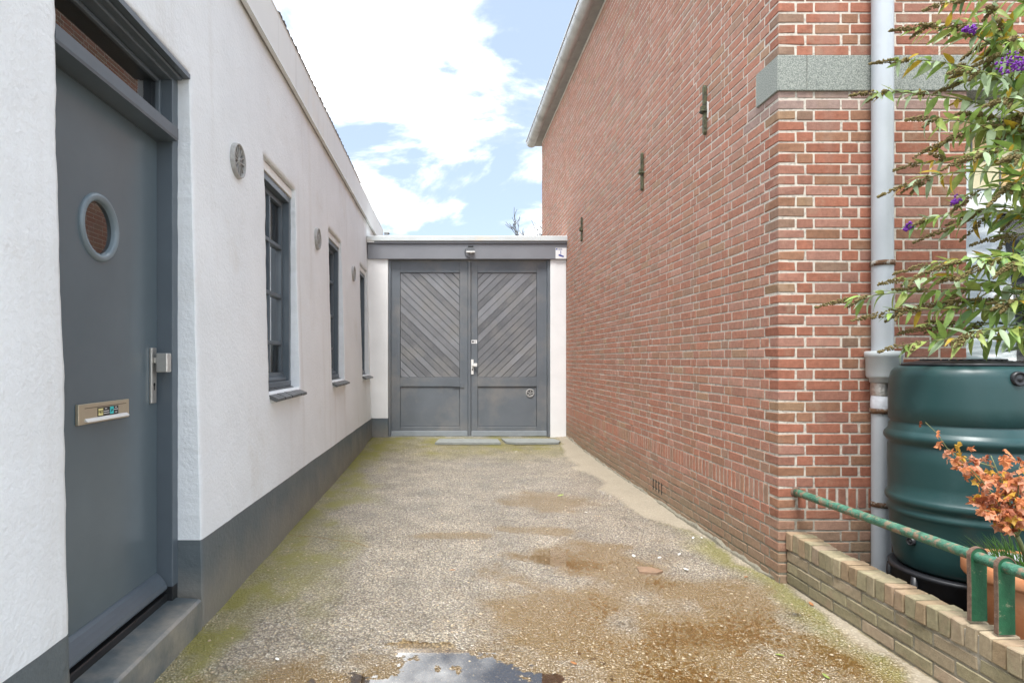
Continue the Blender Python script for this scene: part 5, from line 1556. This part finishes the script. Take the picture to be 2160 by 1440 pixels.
for (u, v_, s_, lb_, mt) in ((1183,1046,0.075,'fresh green leaf lying in the middle of the alley','leaf_lime'), (1742,1428,0.045,'oval green leaf at the lower right by the garden wall','leaf_lime'), (1645,1383,0.04,'curled yellow-green leaf in the brown puddle','leaf_lime'),
                             (1711,1275,0.045,'curled brown leaf at the foot of the garden wall','dry_leaf'), (1573,1218,0.04,'brown leaf scrap near the corner of the brick house','dry_leaf'), (955,1204,0.05,'small brown twig in the middle of the floor','dry_leaf'),
                             (1210,1400,0.035,'orange-brown leaf scrap beside the mirror puddle','dry_leaf')):
    flake('fallen_leaf', u, v_, s_, mt, lb_, 'leaf', 'leaves on the alley floor', asp=0.5 if 'twig' not in lb_ else 0.12, lift=0.25)
p_ = gpt(1370, 1206); b = MB()
b.prism([(p_.x-0.075, p_.y-0.03), (p_.x+0.03, p_.y-0.05), (p_.x+0.085, p_.y-0.01), (p_.x+0.02, p_.y+0.06), (p_.x-0.06, p_.y+0.065)], 'z', p_.z-0.008, p_.z+0.014)
tag(b.build('flat_stone', 'flat_stone', None), 'flat brown stone lying in the puddle', 'stone')
p_ = gpt(1677, 1297); b = MB(); n = 9; vv = [(p_.x + (i-4)*0.009*(1-0.12*abs(j-2)) + random.uniform(-.004,.004), p_.y + (j-2)*0.011*(1-0.06*abs(i-4)) + random.uniform(-.004,.004), p_.z + 0.006 + 0.02*abs(noise.noise(Vector((i*0.9, j*0.9, 3.0))))*(1 if 0 < i < 8 and 0 < j < 4 else 0.2)) for j in range(5) for i in range(9)]
b.add(vv, [(j*9+i, j*9+i+1, (j+1)*9+i+1, (j+1)*9+i) for j in range(4) for i in range(8)])
tag(b.build('plastic_wrapper', 'clear_plastic', None), 'crumpled clear plastic wrapper near the garden wall', 'litter')
# loose pebbles that stand out of the floor
pb = MB()
for k in range(900):
    u = random.uniform(330, 1950); v_ = random.uniform(1000, 1445)
    Y = F*CH/(v_-CY); X = (u-CX)*Y/F
    if not (-1.15 < X < 1.95): continue
    h, mo_, we, stp, si = ground_info(X, Y)
    if stp > 0.4: continue
    s_ = random.uniform(0.004, 0.0095); ax = (s_*random.uniform(.8,1.5), s_*random.uniform(.8,1.5), s_*0.5)
    pb.add([(X+q[0]*ax[0], Y+q[1]*ax[1], h+0.001+q[2]*ax[2]) for q in OCT], OF, None, True)
tag(pb.build('pebbles', 'pebble_tan', None, origin=(0, 3, 0), recalc=False), 'small tan pebbles standing out of the concrete alley floor', 'pebbles', kind='stuff')
